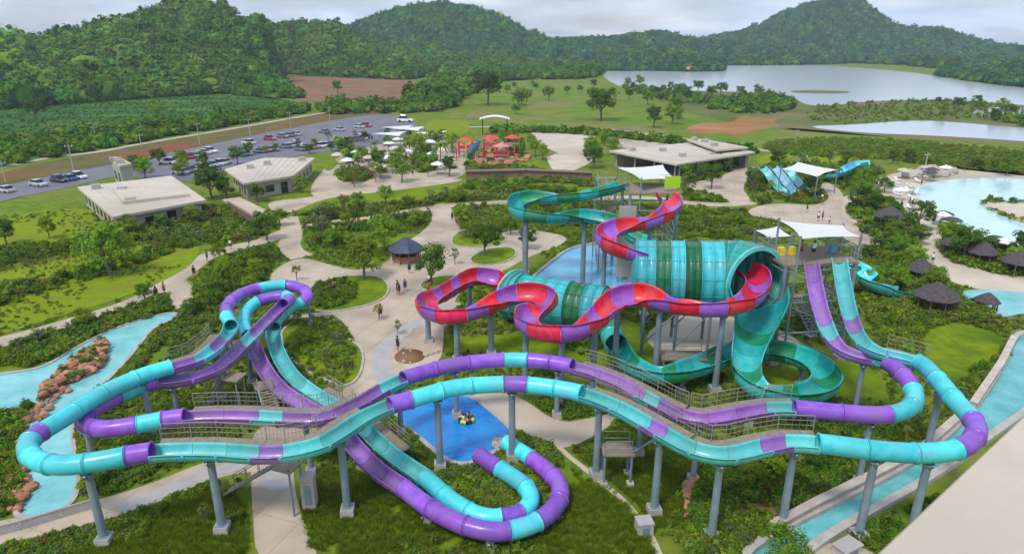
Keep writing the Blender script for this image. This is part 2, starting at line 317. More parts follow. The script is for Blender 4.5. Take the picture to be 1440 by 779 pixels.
PL('sand_slope', [(650,556),(690,542),(735,560),(785,596),(830,588),(880,576),(855,602),(795,634),(760,620),(728,606),(690,574)], 2, M_SAND)
PL('sand_slope', [(575,470),(605,450),(622,460),(625,490),(615,512),(575,525),(560,505)], 2, M_SAND)
KERB = M_FOOT
for px in ([(438,402),(478,389),(530,388),(548,402),(540,422),(500,434),(445,441),(426,422)], [(395,462),(438,444),(478,452),(486,476),(511,492),(507,528),(486,546),(452,532),(420,515),(400,490)],
           [(588,402),(606,391),(640,388),(652,396),(632,408),(602,411)], [(660,362),(690,350),(722,348),(727,360),(704,372),(666,374)], [(632,340),(650,322),(700,326),(716,340),(680,348),(645,348)]):
    PL('lawn_island', px, 9, M_LAWN, excl=False, kerb=KERB, kerb_w=.2, kerb_h=.06)
LAWN_NEAR = [[(420,690),(470,650),(560,690),(640,760),(740,758),(800,700),(800,660),(900,720),(930,800),(440,800)], [(180,705),(240,660),(300,640),(340,640),(300,670),(220,700)], [(340,700),(352,720),(362,800),(100,800),(200,730)], [(840,620),(900,600),(960,640),(950,720),(930,760),(900,715),(850,665)],
             [(1000,500),(1180,480),(1230,520),(1260,560),(1180,560),(1100,555),(1010,530)], [(620,470),(860,470),(950,490),(950,530),(850,520),(700,495),(620,500)], [(1290,470),(1340,450),(1405,470),(1420,490),(1370,540),(1330,545),(1300,520)], [(150,560),(195,525),(230,480),(250,490),(240,510),(185,545)]]
for px in LAWN_NEAR: PL('lawn', px, .5, M_LAWN, excl=False)
LAWN_W = [world_poly(p) for p in LAWN_NEAR]
for i in range(9): sheet('sand_step', strip_poly([(563+i*7,512-i*2),(570+i*6.4,484-i*2),(584+i*4.5,462-i)], .5), .05+.03*i, M_CONC, skirt=.05+.03*i, excl=False)
# --- water
PL('pool', [(548,582),(598,562),(655,554),(690,580),(720,608),(718,622),(695,634),(662,652),(632,650),(588,612)], 4, M_POOL, kerb=M_FOOT, kerb_w=.35, kerb_h=.12)
PL('splash_pool', [(742,398),(772,372),(808,345),(880,343),(900,352),(900,398),(840,408),(780,404)], 4, M_SPLASH, kerb=M_FOOT, kerb_w=.4, kerb_h=.15)
PL('lazy_river', [(250,440),(215,445),(180,456),(140,472),(100,494),(66,516),(30,524),(-30,530),(-60,560),(0,582),(30,575),(60,565),(40,590),(36,625),(38,660),(38,700),(20,725),(60,728),(98,712),(110,680),(102,640),(98,600),(112,565),(140,545),(172,512),(196,484),(212,462),(245,448)], 3, M_RIVER, kerb=M_FOOT, kerb_w=.3, kerb_h=.1)
ISL = world_poly([(150,478),(152,500),(142,520),(118,532),(85,545),(70,560),(52,570),(62,548),(88,522),(118,498)])
sheet('river_island', ISL, .14, M_SOIL, skirt=.2, excl=False)
PL('water_channel', [(1040,792),(1098,752),(1198,702),(1290,655),(1366,590),(1412,520),(1428,480),(1440,470),(1500,470),(1500,520),(1440,578),(1398,606),(1305,672),(1205,726),(1135,768),(1105,800)], 4, M_CHANNEL, kerb=M_FOOT, kerb_w=.55, kerb_h=.35)
BEACH = [(1168,292),(1182,280),(1215,262),(1245,246),(1300,236),(1440,236),(1700,236),(1700,440),(1440,412),(1350,405),(1300,372),(1270,348),(1228,352),(1200,335),(1178,318)]
PL('beach', BEACH, 2, M_SAND)
PL('wave_pool', [(1278,266),(1320,254),(1380,250),(1440,252),(1700,262),(1700,380),(1440,350),(1405,350),(1372,334),(1340,310),(1305,290)], 4, M_WAVE)
PL('sand_island', [(1375,288),(1392,283),(1440,286),(1560,296),(1560,330),(1440,318),(1412,304)], 8, M_SAND, skirt=.2)
PL('small_pool', [(1345,412),(1375,406),(1440,412),(1520,418),(1500,440),(1440,440),(1408,448),(1380,436)], 5, M_RIVER)
PL('kids_pool', [(1082,248),(1098,244),(1122,246),(1128,262),(1112,276),(1092,276)], 4, M_RIVER)
PL('bare_bed', [(1040,705),(1070,700),(1110,715),(1075,730),(1030,740)], 2, M_SOIL, excl=False)
PL('deck_slab', [(1100,779),(1140,765),(1205,762),(1260,800),(1090,810)], 2, M_CONC)
PL('works_yard', [(900,470),(960,440),(1010,440),(1120,470),(1130,500),(1000,500),(930,500)], 2, M_SAND)
PL('path', [(1040,300),(1080,285),(1150,290),(1170,278),(1150,262),(1165,255),(1190,275),(1180,300),(1215,320),(1240,350),(1215,352),(1170,325),(1100,312)], 3, M_CONC)
PL('path', [(950,262),(1010,250),(1050,232),(1070,236),(1040,262),(1060,285),(1035,292),(1015,275)], 3, M_CONC)

# ------------------------------------------------------------------ foliage prototypes
def quads_mesh(name, V, m):
    n = len(V)//4; me = bpy.data.meshes.new(name); me.vertices.add(4*n); me.vertices.foreach_set('co', V.astype('f').ravel())
    me.loops.add(4*n); me.loops.foreach_set('vertex_index', np.arange(4*n, dtype='i')); me.polygons.add(n)
    me.polygons.foreach_set('loop_start', np.arange(0, 4*n, 4, dtype='i')); me.polygons.foreach_set('loop_total', np.full(n, 4, 'i'))
    me.materials.append(m); me.update(calc_edges=True); return me
def leaf_quads(C, Nrm, size, rng, asp=.6):
    n = len(C); Nrm = Nrm/(np.linalg.norm(Nrm, axis=1)[:, None]+1e-9); R = rng.normal(size=(n, 3)); X = np.cross(Nrm, R); X /= np.linalg.norm(X, axis=1)[:, None]+1e-9; Y = np.cross(Nrm, X)
    s = size*rng.uniform(.65, 1.35, n)[:, None]; X = X*s; Y = Y*s*asp
    return np.stack([C-X, C-Y*.9+Nrm*s*.12, C+X, C+Y*.9+Nrm*s*.12], 1).reshape(-1, 3)
def crown_quads(seed, rx, rz, zc, nclump, nleaf, size, fill=.55, flat=0.0, cs=.33, nr=.45):
    rng = np.random.default_rng(seed); d = rng.normal(size=(nclump, 3)); d /= np.linalg.norm(d, axis=1)[:, None]
    d[:, 2] = np.where(d[:, 2] < -.55, -d[:, 2], d[:, 2]); rad = fill+(1-fill)*rng.random(nclump)**.6
    cc_ = d*rad[:, None]*np.array([rx, rx, rz])*(1+rng.normal(0, .12, (nclump, 1))); per = nleaf//nclump; out_ = []
    for c in cc_:
        r = rx*cs*rng.uniform(.6, 1.3); q = rng.normal(size=(per, 3)); q /= np.linalg.norm(q, axis=1)[:, None]; q *= r*(rng.random((per, 1))**.4)*np.array([1, 1, .72])
        nn = q/r+c/np.array([rx, rx, rz])*.5+np.array([0, 0, .55])+rng.normal(0, nr, (per, 3))
        out_.append(leaf_quads(c+q+np.array([0, 0, zc]), nn, size, rng))
    return np.vstack(out_)
def proto(name, V, m): return bpy.data.objects.new(name, quads_mesh(name, V, m))
def bush(name, seed, m, nl=260, size=.10, rz=.42, cl=14): return proto(name, crown_quads(seed, .5, rz, rz*.85, cl, nl, size, .5, cs=.42), m)
BUSH = [bush('shrub_a', 1, M_LEAF), bush('shrub_b', 2, M_LEAFD), bush('shrub_c', 3, M_LEAFO, 220, .09), bush('shrub_d', 4, M_LEAF, 240, .11, .34), bush('shrub_e', 5, M_LEAFL, 220, .09), bush('shrub_f', 6, M_LEAFG, 200, .10, .5), bush('shrub_g', 7, M_RUST, 180, .08)]
def tuft(name, seed, m):
    rng = np.random.default_rng(seed); V = []
    for i in range(26):
        a = rng.uniform(0, 6.28); r = .18*rng.random(); h = rng.uniform(.10, .24); b = np.array([r*math.cos(a), r*math.sin(a), 0]); t = b*1.9+np.array([0, 0, h]); s_ = np.array([-math.sin(a), math.cos(a), 0])*.016
        V += [b-s_, b+s_, t+s_*.3, t-s_*.3]
    return proto(name, np.array(V), m)
M_TUFT = leafmat('grass_blade', (.13,.21,.014), (.22,.29,.022), .3, .35)
TUFT = [tuft('grass_tuft_a', 11, M_TUFT), tuft('grass_tuft_b', 12, M_TUFT)]
def forest_proto(name, seed, m, rz=.42):
    rng = np.random.default_rng(seed); V = crown_quads(seed, .5, rz, rz*.9, 18, 230, .085, .7, cs=.30, nr=.25)
    # inner mass so that the canopy closes
    bm = bmesh.new(); bmesh.ops.create_icosphere(bm, subdivisions=2, radius=.40)
    for v in bm.verts:
        k = 1+.35*mnoise.noise(v.co*4+Vector((seed, 0, 0))); v.co *= k; v.co.z = v.co.z*rz/.5+rz*.8
    bm.faces.ensure_lookup_table(); Q = []
    for f in bm.faces: p = [np.array(v.co) for v in f.verts]; Q += [p[0], p[1], p[2], (p[2]+p[0])/2]
    bm.free(); return proto(name, np.vstack([V, np.array(Q)]), m)
M_HILLLIME = leafmat('hill_leaf_lime', (.10,.19,.022), (.16,.25,.03), .3, .12)
FOREST = [forest_proto('canopy_a', 21, M_HILLLEAF), forest_proto('canopy_b', 22, M_HILLLEAF, .5), forest_proto('canopy_c', 23, M_LEAFD, .45), forest_proto('canopy_d', 24, M_LEAF, .38), forest_proto('canopy_h', 25, M_HILLLIME, .42)]
FARFOR = [forest_proto('canopy_e', 31, M_HILLHAZE), forest_proto('canopy_f', 32, M_HILLHAZE, .5), forest_proto('canopy_g', 33, M_HILLLEAF, .4)]
NG = {}
def scatter_group(protos):
    key = tuple(p.name for p in protos)
    if key in NG: return NG[key]
    g = bpy.data.node_groups.new('scatter', 'GeometryNodeTree'); g.interface.new_socket('Geometry', in_out='INPUT', socket_type='NodeSocketGeometry'); g.interface.new_socket('Geometry', in_out='OUTPUT', socket_type='NodeSocketGeometry')
    n = g.nodes; l = g.links; gi = n.new('NodeGroupInput'); go = n.new('NodeGroupOutput'); jn = n.new('GeometryNodeJoinGeometry'); l.new(jn.outputs[0], go.inputs[0])
    def na(nm, t): a = n.new('GeometryNodeInputNamedAttribute'); a.data_type = t; a.inputs['Name'].default_value = nm; return a.outputs['Attribute']
    var, rot, scl = na('var', 'INT'), na('rot', 'FLOAT_VECTOR'), na('scl', 'FLOAT_VECTOR')
    for k, p in enumerate(protos):
        ip = n.new('GeometryNodeInstanceOnPoints'); oi = n.new('GeometryNodeObjectInfo'); oi.inputs['Object'].default_value = p; oi.inputs['As Instance'].default_value = True
        cp = n.new('FunctionNodeCompare'); cp.data_type = 'INT'; cp.operation = 'EQUAL'; l.new(var, cp.inputs[2]); cp.inputs[3].default_value = k
        l.new(gi.outputs[0], ip.inputs['Points']); l.new(cp.outputs[0], ip.inputs['Selection']); l.new(oi.outputs['Geometry'], ip.inputs['Instance']); l.new(rot, ip.inputs['Rotation']); l.new(scl, ip.inputs['Scale']); l.new(ip.outputs[0], jn.inputs[0])
    NG[key] = g; return g
def scatter(name, pts, scl, var, protos, label, cat, tilt=.12):
    n = len(pts)
    if n == 0: return None
    me = bpy.data.meshes.new(name); me.vertices.add(n); me.vertices.foreach_set('co', np.asarray(pts, 'f').ravel())
    a = me.attributes.new('var', 'INT', 'POINT'); a.data.foreach_set('value', np.asarray(var, 'i'))
    rot = np.stack([np.random.normal(0, tilt, n), np.random.normal(0, tilt, n), np.random.uniform(0, 6.28, n)], 1)
    a = me.attributes.new('rot', 'FLOAT_VECTOR', 'POINT'); a.data.foreach_set('vector', rot.astype('f').ravel())
    scl = np.asarray(scl, float)
    if scl.ndim == 1: scl = np.stack([scl*np.random.uniform(.85, 1.2, n), scl*np.random.uniform(.85, 1.2, n), scl*np.random.uniform(.75, 1.25, n)], 1)
    a = me.attributes.new('scl', 'FLOAT_VECTOR', 'POINT'); a.data.foreach_set('vector', scl.astype('f').ravel())
    o = link(name, me); md = o.modifiers.new('scatter', 'NODES'); md.node_group = scatter_group(protos); tag(o, label, cat, kind='stuff'); return o
def vnoise(x, y, s, seed=0): return np.array([mnoise.noise(Vector((a*s+seed*17.3, b*s, seed*3.1))) for a, b in zip(x, y)])

# ------------------------------------------------------------------ hills
def at_dist(u, v, D):
    d = ray(u, v); return np.array([0, 0, CAM_H])+d*(D/math.hypot(d[0], d[1]))
HILLS = []
def hill(name, ridge, wf, cell, tree_h, nz_amp, flat=None):
    R = np.array([at_dist(*r) for r in ridge]); R[:, 2] = np.maximum(R[:, 2]-tree_h, 1.5)
    t = np.linspace(0, len(R)-1, len(R)*10); R = np.stack([np.interp(t, range(len(R)), R[:, k]) for k in range(3)], 1)
    x0, y0 = R[:, 0].min()-wf, R[:, 1].min()-wf; x1, y1 = R[:, 0].max()+wf, R[:, 1].max()+wf
    nx, ny = int((x1-x0)/cell)+1, int((y1-y0)/cell)+1
    def hf(x, y):
        D_ = np.hypot(x[:, None]-R[None, :, 0], y[:, None]-R[None, :, 1]); dm = D_.min(1); W_ = np.exp(-(D_-dm[:, None])/(wf*.035)); hr = (W_*R[None, :, 2]).sum(1)/W_.sum(1)
        return hr*(.5+.5*np.cos(np.pi*np.clip(dm/wf, 0, 1)))**.8
    X, Y = np.meshgrid(np.linspace(x0, x1, nx), np.linspace(y0, y1, ny)); x, y = X.ravel(), Y.ravel(); h = hf(x, y)
    nn = vnoise(x, y, 1/70., 3)*nz_amp+vnoise(x, y, 1/28., 5)*nz_amp*.4; h = np.where(h > 0, h+nn*np.clip(h/25, 0, 1), 0)-.6
    if flat:
        fp = world_poly(flat); ds = np.min(np.hypot(x[:, None]-fp[None, :, 0], y[:, None]-fp[None, :, 1]), 1); ds = np.where(inpoly(fp, x, y), 0, ds); h = (h+.6)*np.clip(ds/55, 0, 1)**.7-.6
    mb = MB(); mb.add(list(zip(x, y, h)), [(j*nx+i, j*nx+i+1, (j+1)*nx+i+1, (j+1)*nx+i) for j in range(ny-1) for i in range(nx-1) if max(h[j*nx+i], h[j*nx+i+1], h[(j+1)*nx+i+1], h[(j+1)*nx+i]) > -.5], True)
    tag(mb.build(name, M_HILLSOIL), kind='structure')
    G = h.reshape(ny, nx)
    def bil(px, py):
        fx = np.clip((px-x0)/(x1-x0)*(nx-1), 0, nx-1.001); fy = np.clip((py-y0)/(y1-y0)*(ny-1), 0, ny-1.001); i, j = fx.astype(int), fy.astype(int); a, b = fx-i, fy-j
        return G[j, i]*(1-a)*(1-b)+G[j, i+1]*a*(1-b)+G[j+1, i]*(1-a)*b+G[j+1, i+1]*a*b
    return (x0, x1, y0, y1), bil
def hill_forest(name, H, n, size, protos, label, umax=1520, umin=-80, hmin=.4, excl=(), weights=None):
    (x0, x1, y0, y1), bil = H; x = np.random.uniform(x0, x1, n); y = np.random.uniform(y0, y1, n); h = bil(x, y)
    q = np.stack([x, y, h], 1)-np.array([0, 0, CAM_H]); dd = q@FW; u = CX+F_PX*q[:, 0]/dd
    e = 6.; gx = (bil(x+e, y)-h)/e; gy = (bil(x, y+e)-h)/e; nrm = np.stack([-gx, -gy, np.ones(n)], 1); facing = -(q*nrm).sum(1)/np.linalg.norm(q, axis=1)
    k = (h > hmin) & (u > umin) & (u < umax) & (facing > -.06)
    for e_ in excl: k &= ~inpoly(e_, x, y)
    x, y, h = x[k], y[k], h[k]; s = size*np.random.lognormal(-.05, .24, len(x))
    nv = vnoise(x, y, 1/60., 9); var = np.random.randint(0, len(protos), len(x)); var = np.where((nv > .2) & (np.random.random(len(x)) < .7), len(protos)-1, var); var = np.where(nv < -.25, 0, var)
    print(name, len(x)); scatter(name, np.stack([x, y, h-.12*size], 1), s, var, protos, label, 'forest', .06)
H1 = hill('hill', [(-260,95,520),(-100,76,540),(0,62,560),(60,54,570),(110,42,580),(160,30,590),(205,12,600),(245,-3,610),(300,-8,615),(345,0,640),(400,22,760),(440,36,830),(480,46,870),(560,62,890),(640,78,900)], 150, 9, 7, 4, [(380,102),(470,109),(560,112),(604,117),(596,132),(560,140),(480,147),(396,144)])
H2 = hill('hill', [(430,58,1150),(480,38,1150),(560,8,1150),(610,1,1150),(660,6,1150),(710,26,1150),(760,50,1150),(790,62,1150),(840,54,1200),(890,48,1250),(930,44,1250),(960,52,1250),(985,62,1250)], 260, 18, 9, 6)
H3 = hill('hill', [(930,66,1600),(1000,52,1600),(1060,40,1600),(1105,14,1600),(1150,0,1600),(1190,-8,1600),(1220,0,1600),(1252,32,1600),(1272,42,1600),(1300,36,1600),(1330,36,1600),(1360,55,1600),(1410,66,1600),(1500,69,1600),(1700,70,1600)], 330, 24, 10, 8)
H4 = hill('hill', [(868,77,820),(900,71,830),(940,70,830),(970,80,820)], 46, 6, 6, 1.5)
fields = [world_poly([(388,104),(470,109),(560,112),(604,117),(596,132),(560,140),(480,147),(400,142)])]
hill_forest('hill_forest', H1, 64000, 7.6, FOREST, 'dense green forest covering the big hill behind the crop field', excl=fields)
hill_forest('hill_forest', H2, 60000, 9, FARFOR, 'dark green woods covering the rounded hill beyond the ploughed field')
hill_forest('hill_forest', H3, 74000, 10.5, FARFOR, 'blue green woods covering the pointed hill across the lake')
hill_forest('hill_forest', H4, 2600, 7, FARFOR, 'dark woods covering the low headland that juts into the lake')
# flat woods and scrub belts
def region_pts(px, n, it=1, excl=True, poly=None):
    poly = world_poly(px, 0, it) if poly is None else poly
    x = np.random.uniform(poly[:, 0].min(), poly[:, 0].max(), n); y = np.random.uniform(poly[:, 1].min(), poly[:, 1].max(), n); k = inpoly(poly, x, y); x, y = x[k], y[k]
    if excl:
        k = np.zeros(len(x), bool)
        for e in EXCL:
            for ox, oy in ((.45,0),(-.45,0),(0,.45),(0,-.45)): k |= inpoly(e, x+ox, y+oy)
        x, y = x[~k], y[~k]
    return x, y
def belt(name, px, n, size, protos, label, cat='woods', excl=False, poly=None):
    x, y = region_pts(px, n, 1, excl, poly); s = size*np.random.uniform(.55, 1.3, len(x)); scatter(name, np.stack([x, y, np.zeros(len(x))], 1), s, np.random.randint(0, len(protos), len(x)), protos, label, cat, .06)
belt('woods', [(-200,126),(60,120),(200,124),(420,132),(430,140),(390,141),(300,131),(200,128),(60,127),(0,132),(-200,140)], 2500, 5, FOREST, 'scrubby woods along the foot of the big green hill')
belt('woods', [(560,150),(600,122),(650,108),(700,98),(840,92),(850,110),(790,112),(700,114),(675,130),(640,142),(630,152)], 3200, 8, FOREST, 'woods on flat land between the ploughed field and the lake')
belt('woods', [(500,102),(640,92),(850,84),(850,90),(700,97),(620,108),(560,111)], 5000, 9, FOREST, 'distant tree belt at the foot of the rounded hill')
belt('woods', [(985,84),(1240,90),(1330,98),(1440,108),(1800,130),(1800,105),(1440,88),(1240,82),(985,78)], 5000, 12, FARFOR, 'woods on the far shore of the lake below the pointed hill')
belt('woods', [(1310,106),(1345,100),(1440,108),(1900,140),(1900,165),(1440,124),(1350,113)], 2600, 7, FARFOR, 'wooded point running into the lake')
belt('crop_rows', [(-200,150),(0,134),(100,130),(300,135),(425,144),(435,154),(340,172),(200,195),(60,218),(-200,270)], 6000, .85, [FOREST[0], FOREST[3], BUSH[1]], 'low leafy crop standing in the wide green field', 'crop')
belt('roadside_scrub', [(-200,262),(0,205),(60,192),(160,186),(260,172),(360,160),(430,152),(440,158),(340,175),(200,200),(60,224),(-200,278)], 1900, 3.6, FOREST, 'dark thicket along the road beside the crop field', 'thicket')
belt('roadside_scrub', [(440,150),(600,150),(640,142),(650,150),(600,160),(520,160),(460,162)], 300, 5, FOREST, 'thicket between the ploughed field and the car park', 'thicket')
belt('embankment_hedge', None, 2400, 2.3, FOREST, 'clipped dark hedge along the embankment track', 'hedge', poly=strip_poly([(690,186),(790,186),(880,194),(970,205),(1060,217)], 5))
belt('lakeside_scrub', [(985,150),(1040,138),(1110,138),(1125,152),(1080,162),(1010,158)], 300, 4, FOREST, 'clump of dark bushes on the near lake shore', 'thicket')
belt('lakeside_scrub', [(870,118),(960,132),(1010,140),(1000,150),(930,142),(880,128)], 260, 3, FOREST, 'bushes lining the near shore of the lake', 'thicket')
belt('meadow_scrub', [(1062,205),(1130,196),(1280,200),(1440,215),(1600,235),(1600,262),(1440,246),(1330,236),(1220,222),(1110,222)], 4200, 1.3, [FOREST[4], BUSH[2], BUSH[0]], 'low green scrub on the meadow behind the wave pool', 'scrub')
belt('marsh_scrub', [(1130,150),(1215,145),(1330,140),(1440,150),(1440,165),(1330,170),(1275,168),(1140,178)], 900, 1.6, [FOREST[3], BUSH[2]], 'low marsh scrub between the lake and the pond', 'scrub')
belt('marsh_scrub', [(1380,166),(1440,168),(1600,180),(1600,195),(1440,180)], 160, 3.5, FOREST, 'dark bushes on the far bank of the pond', 'thicket')
# ------------------------------------------------------------------ park shrubs
def beds(name, px, n, size, weights, label, patch=.0, rows=False, protos=BUSH, z=0.0, excl=True, cat='shrubs', extra=()):
    x, y = region_pts(px, n, 1, excl)
    for e in extra: k = ~inpoly(e, x, y); x, y = x[k], y[k]
    nv = vnoise(x, y, .12, 4); nv2 = vnoise(x*.22, y, .33, 8) if rows else vnoise(x, y, .31, 8); k = (nv > max(patch, .35)-1) & (nv2 > (-.16 if rows else -.48)); x, y, nv = x[k], y[k], nv[k]
    wts = np.array(weights, float)/sum(weights); r = np.clip(np.random.random(len(x))*.45+(nv*.5+.5)*.55+np.random.normal(0, .05, len(x)), 0, .9999)
    r = (np.argsort(np.argsort(r))+.5)/max(1, len(r)); var = np.searchsorted(np.cumsum(wts), r); s = (size if protos is not BUSH else size*.74)*np.random.uniform(.5, 1.4, len(x))
    return scatter(name, np.stack([x, y, np.full(len(x), z)], 1), s, np.clip(var, 0, len(protos)-1), protos, label, cat)
ALLL = LAWN_W
MIX = [4,4,3,3,2,1.5,.4]; DK = [3,6,2,3,.5,.5,.2]; LT = [3,1,4,3,4,2,.5]
beds('shrub_bed', [(-60,360),(0,350),(140,333),(158,345),(60,362),(-60,392)], 900, 1.3, DK, 'dark hedge crossing the lime lawns beside the low building')
beds('shrub_bed', [(-60,425),(0,400),(60,396),(170,362),(290,325),(370,322),(330,332),(200,370),(60,415),(-60,450)], 1200, 1.4, DK, 'dark hedge running down the lime lawn', excl=False)
beds('shrub_bed', [(155,326),(300,299),(310,306),(165,338)], 420, 1.9, LT, 'tall hedge hiding the wall of the long low building', excl=False)
beds('shrub_bed', [(1372,288),(1395,281),(1440,284),(1440,288),(1395,286),(1384,290),(1412,302),(1440,312),(1440,318),(1408,305)], 260, 1.2, MIX, 'green planted edge of the sand island in the wave pool', excl=False, z=.08)
beds('shrub_bed', [(130,310),(290,290),(340,300),(390,330),(300,345),(200,350),(140,340)], 1400, 1.5, MIX, 'shrub slope below the low beige building', rows=True)
beds('shrub_bed', [(-60,515),(0,495),(100,462),(190,432),(240,400),(262,432),(215,446),(150,468),(66,512),(-60,530)], 2600, 1.2, MIX, 'shrub belt between the pale path and the lazy river')
beds('shrub_bed', [(255,450),(262,420),(300,380),(372,345),(400,355),(380,372),(372,400),(330,405),(312,440),(315,475),(270,505),(215,535),(150,560),(185,520),(215,480)], 4200, 1.1, MIX, 'thick shrubs between the lazy river and the tube loop', extra=LAWN_W[7:8])
beds('shrub_bed', [(-60,560),(40,560),(85,548),(70,565),(40,590),(32,640),(34,690),(0,730),(-60,740)], 2600, 1.0, MIX, 'shrubs on the outer bank of the lazy river')
beds('shrub_bed', [(105,560),(180,530),(260,540),(330,560),(340,620),(250,640),(180,690),(110,700),(104,640)], 3000, .8, MIX, 'shrubs below the left hand tube bends', patch=.85, extra=LAWN_W[1:2])
beds('shrub_bed', [(-20,770),(100,738),(170,722),(330,670),(352,700),(345,735),(300,745),(200,755),(100,779),(-20,800)], 3600, .62, MIX, 'low hedge in front of the grey paved path', patch=.7)
beds('shrub_bed', [(400,300),(650,262),(660,300),(560,330),(430,352),(385,330)], 3600, 1.35, MIX, 'shrub terraces below the entrance plaza', rows=True, patch=.5)
beds('shrub_bed', [(474,240),(500,236),(524,242),(524,254),(490,258),(472,252)], 260, 1.5, LT, 'leafy bed on the entrance plaza nearest the windowed building', excl=False)
beds('shrub_bed', [(578,212),(600,206),(612,216),(616,236),(600,246),(580,240)], 420, 1.6, LT, 'lime green bed on the entrance plaza beside the playground', excl=False)
beds('shrub_bed', [(655,226),(680,236),(740,234),(780,246),(700,250),(655,244)], 600, 1.4, MIX, 'shrubs between the playground and the brown footbridge', excl=False)
beds('shrub_bed', [(650,250),(830,250),(850,262),(720,285),(650,300)], 1700, 1.35, MIX, 'shrubs in front of the brown footbridge', rows=True, patch=.45)
beds('shrub_bed', [(740,285),(880,285),(1040,300),(1080,330),(1000,340),(940,320),(860,340),(800,330),(740,322)], 2000, 1.35, MIX, 'shrubs below the white canopied start tower', rows=True, patch=.5)
beds('shrub_bed', [(960,235),(1060,232),(1090,280),(1060,310),(960,300)], 1500, 1.4, DK, 'clipped shrub rows beside the big pavilion roof', rows=True, patch=.4)
beds('shrub_bed', [(1060,230),(1230,232),(1250,246),(1190,262),(1170,285),(1100,292),(1085,270)], 1500, 1.5, MIX, 'shrubs around the small children pool', patch=.5)
beds('shrub_bed', [(1185,290),(1240,270),(1300,330),(1290,350),(1240,345),(1215,330)], 800, 1.7, DK, 'shrubs at the edge of the wave pool beach', patch=.35, excl=False)
beds('shrub_bed', [(1318,340),(1370,335),(1440,360),(1500,370),(1500,395),(1440,392),(1370,378),(1330,366)], 900, 1.6, MIX, 'shrubs around the thatched huts beside the beach', patch=.2, excl=False)
beds('shrub_bed', [(1205,345),(1290,360),(1340,410),(1405,450),(1425,475),(1400,468),(1340,448),(1290,468),(1295,520),(1260,500),(1215,440)], 4200, 1.25, LT, 'leafy slope between the lane slides and the beach', patch=.1, extra=LAWN_W[6:7])
beds('shrub_bed', [(1340,545),(1425,480),(1415,500),(1350,585),(1330,580)], 800, 1.0, MIX, 'bushes along the water channel wall', patch=.2)
beds('shrub_bed', [(1010,640),(1230,640),(1255,648),(1180,686),(1115,718),(1075,705),(1040,700),(1000,740),(960,760),(985,680)], 4200, 1.05, DK, 'bushes beside the water channel under the aqua tube', patch=.35)
beds('shrub_bed', [(960,740),(1075,725),(1090,745),(1050,775),(940,800)], 900, .9, MIX, 'bushes around the column feet near the water channel')
beds('shrub_bed', [(1160,778),(1225,742),(1310,692),(1340,710),(1260,800),(1200,785)], 1000, .8, DK, 'bushes on the outer side of the water channel', patch=.1)
beds('shrub_bed', [(750,560),(850,560),(900,580),(840,610),(790,600),(760,575)], 1500, .9, DK, 'shrub bed beside the sandy bank under the tubes')
beds('shrub_bed', [(730,600),(790,590),(800,640),(770,650),(735,630)], 500, .75, LT, 'olive grasses at the end of the blue pool', extra=())
beds('shrub_bed', [(550,592),(580,596),(600,640),(625,655),(668,655),(690,690),(720,700),(735,690),(700,675),(660,690),(620,670),(560,630)], 1700, .62, [1,.3,4,1,3,2,.2], 'olive ornamental grasses around the blue pool', excl=True)
beds('shrub_bed', [(640,690),(690,675),(720,690),(725,708),(690,715),(650,700)], 500, .5, [1,.2,5,1,2,1,.2], 'tawny grasses inside the tube bends')
beds('shrub_bed', [(780,430),(960,440),(1010,500),(1000,560),(900,545),(830,510),(780,480)], 1300, .8, DK, 'dark undergrowth beneath the steel columns of the raft slides', patch=.75)
beds('shrub_bed', [(1030,545),(1180,560),(1260,600),(1250,620),(1130,612),(1040,600)], 1000, .8, DK, 'undergrowth beneath the purple tube', patch=.7)
beds('shrub_bed', [(425,445),(478,452),(500,490),(505,525),(470,520),(420,490)], 420, .55, LT, 'small shrubs dotted over the plaza lawn', patch=.75, excl=False, z=.09)
beds('shrub_bed', [(440,404),(480,392),(508,410),(480,432),(440,438)], 420, .95, DK, 'dark shrubs on the oval plaza lawn', patch=.5, excl=False, z=.09)
beds('shrub_bed', [(390,446),(420,450),(400,480),(410,520),(440,545),(470,560),(420,560),(380,530),(372,490)], 900, .7, MIX, 'shrubs between the tube loop and the plaza lawn', patch=.6)
beds('shrub_bed', [(500,735),(640,770),(860,765),(900,800),(480,800)], 420, .6, MIX, 'low plants in the grass below the lowest tube bend', patch=.8, excl=False)
beds('lawn_plants', [(-60,385),(0,382),(160,350),(262,338),(268,374),(160,424),(0,472),(-60,490)], 1800, .5, LT, 'small plants and tussocks dotted over the wide lime lawn', patch=.8, excl=False)
beds('lawn_plants', [(-60,310),(0,304),(132,293),(150,332),(0,352),(-60,358)], 700, .6, LT, 'small plants and tussocks dotted over the lime lawn by the car park', patch=.8, excl=False)
beds('ground_cover', [(-60,300),(380,285),(1100,290),(1300,360),(1440,430),(1440,480),(1340,600),(1200,700),(1050,779),(-60,779)], 70000, .55, LT, 'low leafy ground cover between the paths of the park', patch=.66, cat='ground cover', extra=LAWN_W)
beds('grass', [(420,690),(470,650),(560,690),(640,760),(740,758),(800,700),(800,660),(900,720),(930,800),(440,800)], 11000, 1.0, [1,1], 'grass blades on the lawn below the lowest tube bend', protos=TUFT, excl=False, cat='grass')
beds('grass', [(180,705),(240,660),(352,700),(362,800),(60,800),(200,730)], 6000, 1.0, [1,1], 'grass blades on the lawn beside the beige path', protos=TUFT, cat='grass')
beds('grass', [(790,600),(960,600),(1000,700),(930,760),(850,690)], 6000, 1.0, [1,1], 'grass blades on the lawn under the aqua lane', protos=TUFT, cat='grass')

